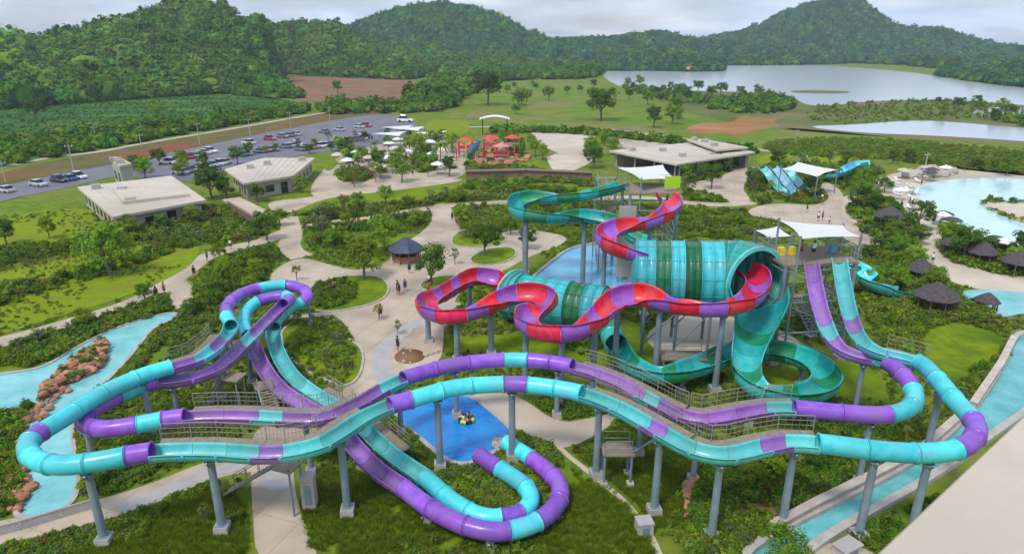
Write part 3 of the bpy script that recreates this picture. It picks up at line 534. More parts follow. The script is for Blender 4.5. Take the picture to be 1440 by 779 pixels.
# ------------------------------------------------------------------ water slides
def catmull(pts, per=24):
    pts = np.asarray(pts, float); n = len(pts); out_, idx = [], []
    for i in range(n-1):
        p0, p1, p2, p3 = pts[max(i-1, 0)], pts[i], pts[i+1], pts[min(i+2, n-1)]
        if i == 0: p0 = 2*p1-p2
        if i == n-2: p3 = 2*p2-p1
        d = [max(1e-3, np.linalg.norm(b-a))**.5 for a, b in ((p0, p1), (p1, p2), (p2, p3))]; t0 = 0; t1 = d[0]; t2 = t1+d[1]; t3 = t2+d[2]
        for k in range(per):
            t = t1+(t2-t1)*k/per
            A1 = (t1-t)/(t1-t0)*p0+(t-t0)/(t1-t0)*p1; A2 = (t2-t)/(t2-t1)*p1+(t-t1)/(t2-t1)*p2; A3 = (t3-t)/(t3-t2)*p2+(t-t2)/(t3-t2)*p3
            B1 = (t2-t)/(t2-t0)*A1+(t-t0)/(t2-t0)*A2; B2 = (t3-t)/(t3-t1)*A2+(t-t1)/(t3-t1)*A3
            out_.append((t2-t)/(t2-t1)*B1+(t-t1)/(t2-t1)*B2); idx.append(i+k/per)
    out_.append(pts[-1]); idx.append(n-1); return np.array(out_), np.array(idx)
class Path:
    def __init__(s, wps, bank=0.0, sm=9):
        pts = [P(*w_[:3]) for w_ in wps]; q, idx = catmull(pts); L_ = np.concatenate([[0], np.cumsum(np.linalg.norm(np.diff(q, axis=0), axis=1))])
        s.len = L_[-1]; n = int(s.len/.15)+1; s.s = np.linspace(0, s.len, n); s.p = np.stack([np.interp(s.s, L_, q[:, k]) for k in range(3)], 1); s.wp_s = np.interp(np.arange(len(wps)), idx, L_)
        ker = np.hanning(sm+2)[1:-1]; ker /= ker.sum(); pad = sm//2
        for k in range(3):
            for _ in range(2): a = np.pad(s.p[:, k], pad, mode='reflect', reflect_type='odd'); s.p[:, k] = np.convolve(a, ker, 'valid')
        t = np.gradient(s.p, axis=0); t /= np.linalg.norm(t, axis=1)[:, None]; s.t = t
        side = np.cross(t, [0, 0, 1]); side /= np.linalg.norm(side, axis=1)[:, None]
        yaw = np.unwrap(np.arctan2(t[:, 1], t[:, 0])); cv = np.gradient(yaw)/.15; cv = np.convolve(np.pad(cv, 12, mode='edge'), np.ones(25)/25, 'valid')
        roll = np.clip(cv*bank, -.6, .6); up = np.cross(side, t); s.S = side*np.cos(roll)[:, None]+up*np.sin(roll)[:, None]; s.U = np.cross(s.S, t); s.side = side
    def at(s, x):
        i = np.interp(x, s.s, np.arange(len(s.s))); a = int(min(max(i, 0), len(s.s)-2)); f = i-a
        g = lambda A: A[a]*(1-f)+A[a+1]*f
        return g(s.p), g(s.S), g(s.U), g(s.t), g(s.side)
    def near(s, u, v):
        q = s.p-np.array([0, 0, CAM_H]); dd = q@FW; uu = CX+F_PX*q[:, 0]/dd; vv = CY-F_PX*(q@UPV)/dd
        return s.s[np.argmin((uu-u)**2+(vv-v)**2)]
def tube_piece(path, s0, s1, r, loc, rf=None, flange=.055, n=20):
    mb = MB(); g = .02; s0 += g; s1 -= g; k = max(2, int((s1-s0)/.55)+1); st = [s0, s0+.07, s0+.0701]+list(np.linspace(s0+.12, s1-.12, k))+[s1-.0701, s1-.07, s1]; R = []
    for j, x in enumerate(st):
        p, S_, U_, T_, _ = path.at(x); rr = (rf(x) if rf else r)+(flange if j < 2 or j > len(st)-3 else 0)
        R.append([p+rr*(math.cos(q)*S_+math.sin(q)*U_) for q in np.arange(n)*2*math.pi/n])
    def inner(x): p, S_, U_, T_, _ = path.at(x); rr = (rf(x) if rf else r)-.05; return [p+rr*(math.cos(q)*S_+math.sin(q)*U_) for q in np.arange(n)*2*math.pi/n]
    mb.rings(R); mb.rings([inner(s0), R[0]], smooth=False); mb.rings([R[-1], inner(s1)], smooth=False); mb.rings([inner(x) for x in np.linspace(s1, s0, 4)])
    return mb
def flume_piece(path, s0, s1, r, loc, rf=None, phi=1.75, wx=1.0, flange=.05, n=13):
    mb = MB(); g = .015; s0 += g; s1 -= g; k = max(2, int((s1-s0)/.5)+1); st = [s0, s0+.07, s0+.0701]+list(np.linspace(s0+.12, s1-.12, k))+[s1-.0701, s1-.07, s1]; R = []
    for j, x in enumerate(st):
        p, S_, U_, T_, _ = path.at(x); rr = rf(x) if rf else r; fl = flange if j < 2 or j > len(st)-3 else 0; th = np.linspace(-phi, phi, n)
        inn = [p+rr*(wx*math.sin(q)*S_-math.cos(q)*U_) for q in th]; ro = rr+.05+fl; ou = [p+ro*(wx*math.sin(q)*S_-math.cos(q)*U_) for q in th]
        lip = lambda a, sg: [a+S_*sg*.10+U_*.02, a+S_*sg*.10-U_*.05]
        R.append(inn+lip(inn[-1], 1)+ou[::-1]+lip(inn[0], -1)[::-1])
    mb.rings(R, cap=True); return mb
CMAP = {'P': M_PURP, 'A': M_AQUA, 'R': M_RED, 'L': M_LILAC, 'T': M_TEAL, 'G': M_GREEN, 'U': gel('light_aqua_fibreglass', srgb(54,174,182)), 'V': gel('deep_green_fibreglass', srgb(0,106,66))}
FMAP = {'P': M_PURPF, 'A': M_AQUAF}
def lane(name, label, wps, r, piece=2.5, bank=.0, group=None):
    path = Path(wps, bank); loc = (path.p[0][0], path.p[0][1], 0.0); root = thing(name, loc, label, 'water slide', group); runs = []
    for i in range(len(wps)-1):
        a, b = path.wp_s[i], path.wp_s[i+1]; c = wps[i][3:5]
        if runs and runs[-1][2] == c: runs[-1][1] = b
        else: runs.append([a, b, c])
    for a, b, (c, kd) in runs:
        n = max(1, round((b-a)/piece)); cut = np.linspace(a, b, n+1)
        for x, y in zip(cut[:-1], cut[1:]):
            if kd == 't': tube_piece(path, x, y, r, loc).build('tube_segment', CMAP[c], root, off=loc)
            else: flume_piece(path, x, y, r, loc).build('flume_segment', FMAP[c], root, off=loc)
    return path, root
A_W = [(1140,366,10.8,'P','f'),(1144,390,9.9,'P','f'),(1152,430,8.3,'P','f'),(1159,452,7.5,'A','f'),(1168,473,6.9,'P','f'),(1183,490,6.35,'P','f'),(1208,500,6.2,'P','f'),(1226,504,6.15,'A','f'),(1243,507,6.1,'P','t'),(1268,525,6.0,'P','t'),(1284,548,5.95,'A','t'),(1284,569,5.85,'A','t'),(1250,583,5.75,'P','t'),(1180,580,5.65,'P','t'),
 (1117,574,5.55,'A','f'),(1083,574,5.5,'P','f'),(1030,583,5.4,'P','f'),(990,589,5.3,'P','f'),(945,578,5.25,'P','f'),(920,565,5.2,'A','f'),(900,554,5.2,'P','f'),(860,533,5.15,'P','f'),(805,515,5.1,'P','t'),(742,506,5.05,'A','t'),(708,506,5.0,'P','t'),(640,513,4.95,'P','t'),(590,525,4.9,'P','t'),(567,533,4.9,'A','f'),(541,545,4.85,'P','f'),(505,566,4.8,'P','f'),(470,582,4.75,'P','f'),(440,588,4.7,'P','f'),
 (392,587,4.65,'A','f'),(358,585,4.6,'P','f'),(300,584,4.6,'P','f'),(260,586,4.55,'P','t'),(228,590,4.55,'A','t'),(193,597,4.5,'P','t'),(150,603,4.45,'P','t'),(124,600,4.4,'P','t'),(117,589,4.4,'P','t'),(127,578,4.35,'P','t'),(148,567,4.35,'P','t'),(164,558,4.3,'A','t'),(200,543,4.3,'P','t'),(222,536,4.3,'P','f'),(262,532,4.3,'P','f'),(300,520,4.3,'P','f'),(330,496,4.3,'P','f'),(348,479,4.3,'A','f'),(360,466,4.3,'P','f'),(380,446,4.3,'P','f'),
 (398,428,4.25,'P','t'),(407,421,4.2,'A','t'),(402,416,4.1,'P','t'),(383,418,4.0,'P','t'),(362,424,3.75,'A','t'),(347,437,3.4,'A','t'),(343,455,3.0,'A','t'),(349,472,2.75,'P','f'),(358,492,2.6,'P','f'),(372,520,2.4,'P','f'),(395,548,2.2,'P','f'),(425,568,2.05,'P','f'),(455,585,1.9,'P','f'),(480,607,1.8,'P','f'),(500,630,1.7,'P','f'),(530,660,1.55,'P','f'),
 (568,686,1.4,'P','t'),(600,711,1.3,'P','t'),(645,735,1.2,'P','t'),(688,747,1.1,'P','t'),(716,746,1.05,'A','t'),(756,733,1.0,'P','t'),(784,708,.95,'P','t'),(788,685,.9,'P','t'),(770,662,.8,'P','t'),(748,645,.7,'A','t'),(728,632,.65,'A','t'),(712,622,.6,'A','t')]
B_W = [(1180,364,10.8,'A','f'),(1184,390,9.9,'A','f'),(1191,428,8.4,'A','f'),(1195,444,7.8,'P','f'),(1201,462,7.2,'A','f'),(1212,480,6.85,'A','f'),(1235,494,6.75,'A','f'),(1265,501,6.7,'A','f'),(1290,508,6.7,'A','t'),(1320,535,6.7,'A','t'),(1345,565,6.7,'A','t'),(1368,590,6.65,'P','t'),(1374,607,6.6,'P','t'),(1362,624,6.6,'P','t'),(1345,632,6.6,'A','t'),(1300,637,6.6,'A','t'),(1240,634,6.6,'A','t'),
 (1150,623,6.6,'A','f'),(1110,621,6.55,'P','f'),(1078,627,6.5,'A','f'),(1020,639,6.4,'A','f'),(975,631,6.4,'A','f'),(930,607,6.4,'P','f'),(908,594,6.4,'A','f'),(870,573,6.45,'A','f'),(818,553,6.5,'A','t'),(742,541,6.5,'P','t'),(708,540,6.5,'A','t'),(640,545,6.5,'A','t'),(578,562,6.45,'P','t'),(548,570,6.4,'A','f'),(510,587,6.4,'A','f'),(480,607,6.35,'A','f'),(450,624,6.3,'A','f'),(395,636,6.3,'P','f'),(358,637,6.25,'A','f'),(300,633,6.2,'A','f'),
 (214,635,6.1,'P','t'),(177,641,6.1,'A','t'),(130,650,6.0,'A','t'),(80,654,5.95,'A','t'),(48,645,5.9,'A','t'),(38,630,5.85,'A','t'),(42,619,5.8,'P','t'),(58,607,5.75,'A','t'),(90,588,5.65,'A','t'),(120,568,5.55,'A','t'),(150,550,5.45,'A','t'),(200,528,5.35,'A','t'),(240,516,5.25,'P','f'),(280,504,5.2,'A','f'),(305,486,5.15,'P','f'),(320,470,5.1,'A','f'),(325,458,5.05,'A','t'),(319,445,5.0,'P','t'),
 (319,433,4.9,'P','t'),(328,421,4.75,'P','t'),(345,411,4.6,'P','t'),(362,406,4.5,'A','t'),(402,401,4.2,'P','t'),(424,406,4.0,'P','t'),(433,415,3.7,'P','t'),(425,425,3.4,'A','t'),(408,433,3.0,'A','t'),(393,446,2.7,'A','t'),(385,460,2.55,'A','f'),(385,478,2.4,'A','f'),(395,505,2.3,'A','f'),(412,530,2.15,'A','f'),(440,552,2.0,'A','f'),(475,573,1.9,'A','f'),(502,594,1.8,'A','f'),(524,615,1.7,'A','f'),(552,640,1.6,'A','f'),
 (597,671,1.4,'A','t'),(638,706,1.25,'A','t'),(678,727,1.1,'A','t'),(705,728,1.05,'P','t'),(733,721,1.0,'A','t'),(747,705,.95,'A','t'),(741,686,.9,'A','t'),(722,671,.85,'A','t'),(703,659,.8,'P','t'),(674,640,.6,'P','t')]
RT = .62
PA, SA = lane('tube_slide', 'long purple tube slide with aqua rings, the inner of the two twin lanes', A_W, RT)
PB, SB = lane('tube_slide', 'long aqua tube slide with purple rings, the outer of the two twin lanes', B_W, RT)
def raft(name, label, wps, cols, r, piece, rf=None, bank=1.6, tubes=(), root=None, phi=1.72):
    path = Path(wps, bank); loc = tuple(root.location) if root else (path.p[0][0], path.p[0][1], 0.0); root = root or thing(name, loc, label, 'water slide'); n = max(1, round(path.len/piece)); cut = np.linspace(0, path.len, n+1)+np.array([0]+[(.28 if (cols == 'RL' and i % 2) else 0) for i in range(1, n)]+[0])
    for i, (x, y) in enumerate(zip(cut[:-1], cut[1:])):
        f = (lambda q: rf(q, path)) if rf else None
        if any(a <= (x+y)/2 <= b for a, b in tubes): tube_piece(path, x, y, r, loc, f, n=20).build('tube_segment', CMAP[cols[i % len(cols)]], root, off=loc)
        else: flume_piece(path, x, y, r, loc, f, phi).build('flume_segment', CMAP[cols[i % len(cols)]], root, off=loc)
    return path, root
C1 = [(935,271,12.4),(946,282,12.2),(938,296,12.0),(915,307,11.8),(885,313,11.5),(860,321,11.3),(851,332,11.1),(862,343,10.9),(885,350,10.7),(912,356,10.4)]
C2 = [(1046,374,9.3),(1060,381,9.2),(1067,392,9.1),(1062,408,8.9),(1045,421,8.7),(1012,428,8.6),(975,427,8.4),(935,422,8.2),(900,413,8.0),(872,418,7.8),(852,432,7.6),(832,450,7.4),(800,463,7.2),(765,462,7.0),(741,450,6.8),(744,437,6.6),(764,427,6.5),(768,418,6.4),(745,411,6.3),(715,415,6.1),(685,427,5.8),(655,437,5.5),(625,440,5.2),(602,432,5.0),(602,420,4.8),(622,410,4.5),(645,397,4.2),(668,388,3.9),(690,389,3.6),(708,398,3.4),(726,408,3.2)]
PC1, SCo = raft('raft_slide', 'red and purple open raft slide winding round the big teal drum', C1, 'RL', 1.08, 2.1)
PC2, _ = raft('raft_slide', '', C2, 'RL', 1.08, 2.1, root=SCo)
D1 = [(877,257,12.3),(850,265,11.9),(800,275,11.3),(755,276,10.9),(731,280,10.6),(724,289,10.4),(735,299,10.2),(770,303,10.0),(823,302,9.6),(862,310,9.2),(888,328,8.8),(912,340,8.6)]
D2 = [(1066,408,8.0),(1070,426,7.3),(1066,446,6.6),(1056,478,5.6),(1050,502,4.8),(1052,525,4.4),(1072,543,4.1),(1108,551,3.9),(1145,546,3.7),(1163,532,3.5),(1152,513,3.4),(1125,498,3.25),(1090,490,3.1),(1040,491,2.9),(985,510,2.6),(930,522,2.4),(888,509,2.2),(866,484,2.0),(858,466,1.95),(848,452,2.0)]
PD1, SDo = raft('raft_slide', 'teal and green open raft slide dropping out of the big drum', D1, 'TG', 1.0, 2.4)
PD2, _ = raft('raft_slide', '', D2, 'TTG', 1.1, 1.9, bank=.7, rf=lambda x, p: 1.15+1.45*(1-min(1, max(0, (x-.5)/9)))**1.3, root=SDo, tubes=((Path(D2).near(864,480), 99),))

# ------------------------------------------------------------------ big drums
M_GREEN2 = gel('sea_green_fibreglass', srgb(40,150,138))
def Q0(u, v, dd): return np.array([0, 0, CAM_H])+ray(u, v)*dd
def drum(name, label, a, b, R, stripes, mouth):
    a = np.array(a); b = np.array(b); ax = b-a; Ln = np.linalg.norm(ax); ax /= Ln; S_ = np.cross(ax, [0, 0, 1]); S_ /= np.linalg.norm(S_); U_ = np.cross(S_, ax); loc = (a[0], a[1], 0.0); root = thing(name, loc, label, 'slide drum'); n = 36
    ring = lambda x, r: [a+ax*x+r*(math.cos(q)*S_+math.sin(q)*U_) for q in np.arange(n)*2*math.pi/n]
    x0 = 0.0
    for i, (wd, c) in enumerate(stripes):
        x1 = x0+wd*Ln; mb = MB(); g = .03; pr = [(x0+g, R+.16), (x0+.12, R+.16), (x0+.121, R), ((x0+x1)/2-.05, R), ((x0+x1)/2-.049, R+.06), ((x0+x1)/2+.05, R+.06), ((x0+x1)/2+.051, R), (x1-.121, R), (x1-.12, R+.16), (x1-g, R+.16), (x1-g, R-.08), (x0+g, R-.08), (x0+g, R+.16)]
        mb.rings([ring(x, r) for x, r in pr]); seg = mb.build('drum_ring', CMAP[c], root, off=loc)
        for q in np.arange(0, 12)*math.pi/6+.2:     # bolted seams along the ring
            d = math.cos(q)*S_+math.sin(q)*U_; MB().bar(a+ax*(x0+.13)+d*(R+.02), a+ax*(x1-.13)+d*(R+.02), .035, 4).build('seam', CMAP[c], seg, off=loc)
        x0 = x1
    cap = MB(); pr = [(0.02, R-.05), (-.25, R*.85), (-.4, R*.35), (-.42, .02)]; cap.rings([ring(x, r) for x, r in pr]); cap.build('end_cap', M_TEAL, root, off=loc)
    # flared, bending mouth made of ribbed hoops
    k, turn, rad = mouth; step = abs(turn)*(R+.25)/k if abs(turn) > .4 else .45; c_ = b-ax*.12; RG = []; DR = []
    def rg(c, d_, r):
        s2 = np.cross(d_, [0, 0, 1]); s2 /= np.linalg.norm(s2); u2 = np.cross(s2, d_); return [c+r*(math.cos(q)*s2+math.sin(q)*u2) for q in np.arange(n)*2*math.pi/n]
    for i in range(k+1):
        d_ = np.array(Matrix.Rotation(turn*i/k, 3, 'Z') @ Vector(ax)); RG.append((c_, d_, np.interp(i/k, np.linspace(0, 1, len(rad)), rad)))
        c_ = c_+np.array(Matrix.Rotation(turn*(i+.5)/k, 3, 'Z') @ Vector(ax))*step
    for i in range(k):
        (c0, d0_, r0), (c1, d1_, r1) = RG[i], RG[i+1]; o_, e_ = rg(c0, d0_, r0), rg(c1, d1_, r1)
        mid = lambda f, ex_: [np.array(p)*(1-f)+np.array(q)*f+(np.array(p)-c0)/r0*ex_ for p, q in zip(o_, e_)]
        MB().rings([mid(.02, .10), mid(.16, .10), mid(.18, 0), mid(.5, 0), mid(.52, .05), mid(.6, .05), mid(.62, 0), mid(.98, 0), mid(.98, -.14), mid(.02, -.14), mid(.02, .10)]).build('mouth_hoop', M_TEAL if i % 2 else M_GREEN2, root, off=loc)
        for q in range(0, n, 2): MB().bar(np.array(o_[q])+(np.array(o_[q])-c0)/r0*.05, np.array(e_[q])+(np.array(e_[q])-c1)/r1*.05, .035, 4).build('rib', M_STEEL, root, off=loc)
    cE, dE, rE = RG[-1]; MB().rings([rg(cE, dE, rE-.25), rg(cE, dE, rE+.16), rg(cE+dE*.22, dE, rE+.16), rg(cE+dE*.22, dE, rE-.25), rg(cE, dE, rE-.25)], smooth=False).build('mouth_rim', M_AQUAF, root, off=loc)
    drum.mouth = (cE, dE, rE)
    cr_ = MB()                                      # steel cradle under the drum
    for f in (.12, .5, .88):
        for sg in (-1, 1):
            t_ = a+ax*Ln*f+S_*sg*R*.72-U_*R*.72; cr_.bar(t_, (t_[0], t_[1], 0), .16, 8); cr_.bar(t_, a+ax*Ln*f-U_*(R+.2), .12, 6)
            if f < .8: t2 = a+ax*Ln*(f+.38)+S_*sg*R*.72-U_*R*.72; cr_.bar((t_[0], t_[1], 1.0), (t2[0], t2[1], max(1.2, t2[2]-.6)), .07, 5)
    cr_.build('cradle', M_STEEL, root, off=loc); return root
za = Q0(893,385,67.5); zb = Q0(1014,388,66)
drum('slide_drum', 'huge teal and green striped drum with a flared ribbed mouth', za, zb, 3.4, [(.24,'U'),(.16,'V'),(.17,'U'),(.17,'V'),(.26,'U')], (7, -.98, [3.4,3.5,3.58,3.6,3.58,3.5,3.4]))
drum('slide_drum', 'smaller teal and green drum standing by the light blue splash pool', P(850,436,3.0), P(736,418,3.0), 2.5, [(.22,'U'),(.2,'V'),(.3,'U'),(.28,'T')], (3, -.35, [2.5,2.6,2.8]))

# ------------------------------------------------------------------ steel columns
def column(x, y, ztop, label, group, r=.26, foot=.62, arm=None, tilt=(0, 0), double=None):
    root = thing('support_post', (x, y, 0), label, 'support post', group)
    fb = MB().box((0,0,.28), (foot*1.35, foot*1.35, .62), .1, taper=.94).build('footing', M_FOOT, root)
    MB().box((0,0,.615), (foot*1.0, foot*1.0, .05), .1).build('base_plate', M_STEEL, root)
    MB().bar((0,0,.60), (tilt[0], tilt[1], ztop), r, 14, r*.86).build('shaft', M_STEEL, root)
    MB().bar((tilt[0], tilt[1], ztop-.06), (tilt[0], tilt[1], ztop+.06), r*1.35, 14).build('top_flange', M_STEEL, root)
    if arm is not None:
        for sg in (-1, 1):
            m = MB(); d = np.array(arm)*sg; tp = (tilt[0]+d[0]*.5, tilt[1]+d[1]*.5, ztop+.12); m.bar((tilt[0], tilt[1], ztop-.6), tp, .07, 6); m.box(((tilt[0]+tp[0])/2, (tilt[1]+tp[1])/2, ztop+.02), (.1, .1, .1)); m.build('bracket_arm', M_STEEL, root)
    return root
LB = 'grey blue steel column with concrete foot under the aqua outer lane'; LA = 'grey blue steel column with concrete foot under the purple inner lane'
LC = 'grey blue steel column under the red and purple raft slide'; LD = 'grey blue steel column under the teal and green raft slide'
def cols(path, px, label, group, r, rad, k=1.0):
    for it_ in px:
        u, v = it_[:2]; p, S_, U_, T_, sd_ = path.at(path.near(u, v)); column(p[0], p[1], p[2]-rad-.12, it_[2] if len(it_) > 2 else label, None if len(it_) > 2 else group, r, r*2.5, sd_[:2])
cols(PB, [(118,652,'steel post under the aqua tube bend beside the lazy river'),(292,634,'steel post carrying the aqua lane over the grey paved path'),(614,550,'steel post standing at the near rim of the blue pool'),(720,541,'steel post under the purple ring of the aqua tube beside the blue pool'),(842,562,'steel post by the garden path where the aqua tube opens'),(1016,639,'thick steel post under the lowest dip of the aqua lane'),(1234,634,'steel post planted beside the water channel slab'),(1310,637,'steel post on the outer side of the water channel under the aqua tube'),(478,608,'steel post between the aqua lane and the falling purple flume'),(930,607,'steel post behind the service platform under the aqua lane'),(1120,621,'steel post in the bushes under the purple ring of the aqua lane'),(1325,541,'steel post under the aqua tube beside the grassy mound'),(200,528,'steel post under the aqua tube that climbs to the loop'),(300,490,'steel post beside the metal stair rising towards the loop')], LB, 'columns of the aqua lane', .27, RT)
cols(PA, [(110,592,'steel post under the purple tube bend above the lazy river'),(785,511,'steel post under the purple tube beside the sandy bank'),(640,513,'steel post under the purple tube beside the rippled sand slope'),(985,589,'steel post under the lowest dip of the purple lane'),(1225,582,'steel post under the long purple tube below the start tower'),(430,588,'steel post carrying the purple lane beside the beige path'),(560,536,'steel post under the aqua flume piece at the plaza edge'),(905,556,'steel post under the purple lane where the tube opens'),(1215,502,'steel post under the purple flume at the foot of the steep drop'),(240,534,'steel post under the purple flume beside the shrubs of the river'),(345,480,'steel post where the purple lane crosses over the lower flumes')], LA, 'columns of the purple lane', .22, RT)
cols(PA, [(420,565),(505,636),(600,711),(690,747),(780,712)], 'short concrete footed column under the lowest purple bend', 'short columns of the purple lane', .16, RT)
cols(PB, [(400,512),(470,570),(545,634),(640,707),(742,690)], 'short concrete footed column under the lowest aqua bend', 'short columns of the aqua lane', .16, RT)
cols(PB, [(405,402),(320,440),(432,414)], 'slim steel column under the aqua and purple loop', 'columns of the loop', .14, RT)
cols(PC2, [(1018,428,'tall steel post under the red raft slide just below the drum mouth'),(930,421,'steel post under the red raft slide in front of the big drum'),(870,419,'steel post between the big drum and the smaller drum'),(838,446,'steel post beside the dark tunnel mouth of the teal slide'),(790,464,'steel post in front of the smaller drum'),(740,446,'steel post under the tight red hairpin beside the smaller drum'),(690,424,'steel post beside the flared mouth of the smaller drum'),(642,439,'steel post under the outer red bend next to the rippled sand'),(605,425,'short steel post under the red bend that overhangs the plaza'),(660,391,'short steel post under the last red run into the smaller drum')], LC, 'columns of the red raft slide', .3, 1.05)
cols(PC1, [(852,332,'tall steel post under the upper red hairpin behind the drum'),(915,307,'tall steel post under the upper red run below its start tower')], LC, 'columns of the red raft slide', .28, 1.05)
cols(PD1, [(738,279,'tall steel post under the far side of the upper teal bend'),(740,300,'tall steel post under the near side of the upper teal bend'),(823,302,'tall steel post of the teal slide standing at the splash pool')], LD, 'columns of the teal raft slide', .34, 1.05)
cols(PD2, [(1060,535),(1150,540),(1130,500),(1060,490),(960,517),(890,510)], LD, 'columns of the teal raft slide', .2, 1.15)

# ------------------------------------------------------------------ walkways beside the open lanes
def walkway(path, u0, u1, label, sgn, off=1.25, w=.75, dz=.05):
    s0, s1 = path.near(*u0), path.near(*u1); s0, s1 = min(s0, s1), max(s0, s1); n = max(2, int((s1-s0)/1.5)+1); xs = np.linspace(s0, s1, n); F_ = [path.at(x) for x in xs]; loc = (F_[0][0][0], F_[0][0][1], 0.0); root = thing('access_walkway', loc, label, 'walkway')
    c = [f[0]+f[4]*sgn*off+np.array([0, 0, -.15+dz]) for f in F_]; a = [q-F_[i][4]*w/2 for i, q in enumerate(c)]; b = [q+F_[i][4]*w/2 for i, q in enumerate(c)]; dn = np.array([0, 0, -.1])
    for i in range(n-1): MB().rings([[a[i], b[i], b[i]+dn, a[i]+dn], [a[i+1]*.99+a[i]*.01, b[i+1]*.99+b[i]*.01, b[i+1]*.99+b[i]*.01+dn, a[i+1]*.99+a[i]*.01+dn]], smooth=False, cap=True).build('deck_panel', M_GRATE, root, off=loc)
    e = [q+F_[i][4]*sgn*w*.46 for i, q in enumerate(c)]
    for i in range(n): MB().bar(e[i], e[i]+np.array([0, 0, 1.1]), .035, 6).build('rail_post', M_RAIL, root, off=loc)
    for h in (1.1, .75, .4):
        mb = MB()
        for i in range(n-1): mb.bar(e[i]+np.array([0, 0, h]), e[i+1]+np.array([0, 0, h]), .032 if h > 1 else .02, 5)
        mb.build('handrail', M_RAIL, root, off=loc)
    mb = MB()
    for i in range(n-1):
        for f in np.linspace(0, 1, 6)[:-1]: q = e[i]*(1-f)+e[i+1]*f; mb.bar(q+np.array([0, 0, .05]), q+np.array([0, 0, 1.08]), .012, 4)
    mb.build('balusters', M_RAIL, root, off=loc)
    for i in range(0, n, 2): MB().bar(c[i]+dn, F_[i][0]+F_[i][4]*sgn*.3-np.array([0, 0, .74]), .05, 5).build('bracket', M_STEEL, root, off=loc)
walkway(PA, (1120,574), (960,584), 'railed walkway behind the dip of the purple lane', 1)
walkway(PA, (955,582), (812,517), 'railed walkway behind the purple lane where it dips from the tube', 1)
walkway(PB, (1150,623), (960,626), 'railed walkway behind the dip of the aqua lane', 1)
walkway(PB, (955,622), (826,555), 'railed walkway behind the aqua lane where it dips from the tube', 1)
walkway(PA, (500,569), (262,586), 'railed walkway behind the purple lane over the beige path', 1)
walkway(PB, (520,582), (216,635), 'railed walkway behind the aqua lane over the beige path', 1)
walkway(PB, (240,516), (322,468), 'railed walkway beside the lane that climbs to the loop', -1)
walkway(PB, (1235,494), (1288,506), 'railed walkway outside the aqua lane below the start tower', -1)
walkway(PB, (440,552), (552,640), 'railed walkway beside the lanes dropping to the lowest bends', -1)

# ------------------------------------------------------------------ start towers
def Q(u, v, dd): return np.array([0, 0, CAM_H])+ray(u, v)*dd
def sail(name, corners, label, cat='shade sail', posts=True, sag=.35, group=None):
    c = [np.array(q) for q in corners]; n = 8; loc = (*np.mean([q[:2] for q in c], 0), 0.0); root = thing(name, loc, label, cat, group); V = []
    ctr = np.mean(c, 0)
    for i in range(n+1):
        for j in range(n+1):
            a, b = i/n, j/n; p = c[0]*(1-a)*(1-b)+c[1]*a*(1-b)+c[2]*a*b+c[3]*(1-a)*b
            k = (4*a*(1-a))*((2*b-1)**4)+(4*b*(1-b))*((2*a-1)**4); p = p+(ctr-p)*.14*k+np.array([0, 0, -sag*4*a*(1-a)*4*b*(1-b)*.4]); V.append(p)
    mb = MB(); idx = lambda i, j: i*(n+1)+j; mb.add(V, [(idx(i, j), idx(i+1, j), idx(i+1, j+1), idx(i, j+1)) for i in range(n) for j in range(n)], True); mb.add([v-np.array([0, 0, .02]) for v in V], [(idx(i, j), idx(i, j+1), idx(i+1, j+1), idx(i+1, j)) for i in range(n) for j in range(n)], True)
    mb.build('cloth', M_SAIL, root, off=loc)
    if posts:
        for q in c: MB().bar((q[0], q[1], 0), (q[0], q[1], q[2]+.25), .11, 10).build('post', M_STEEL, root, off=loc)
    return root
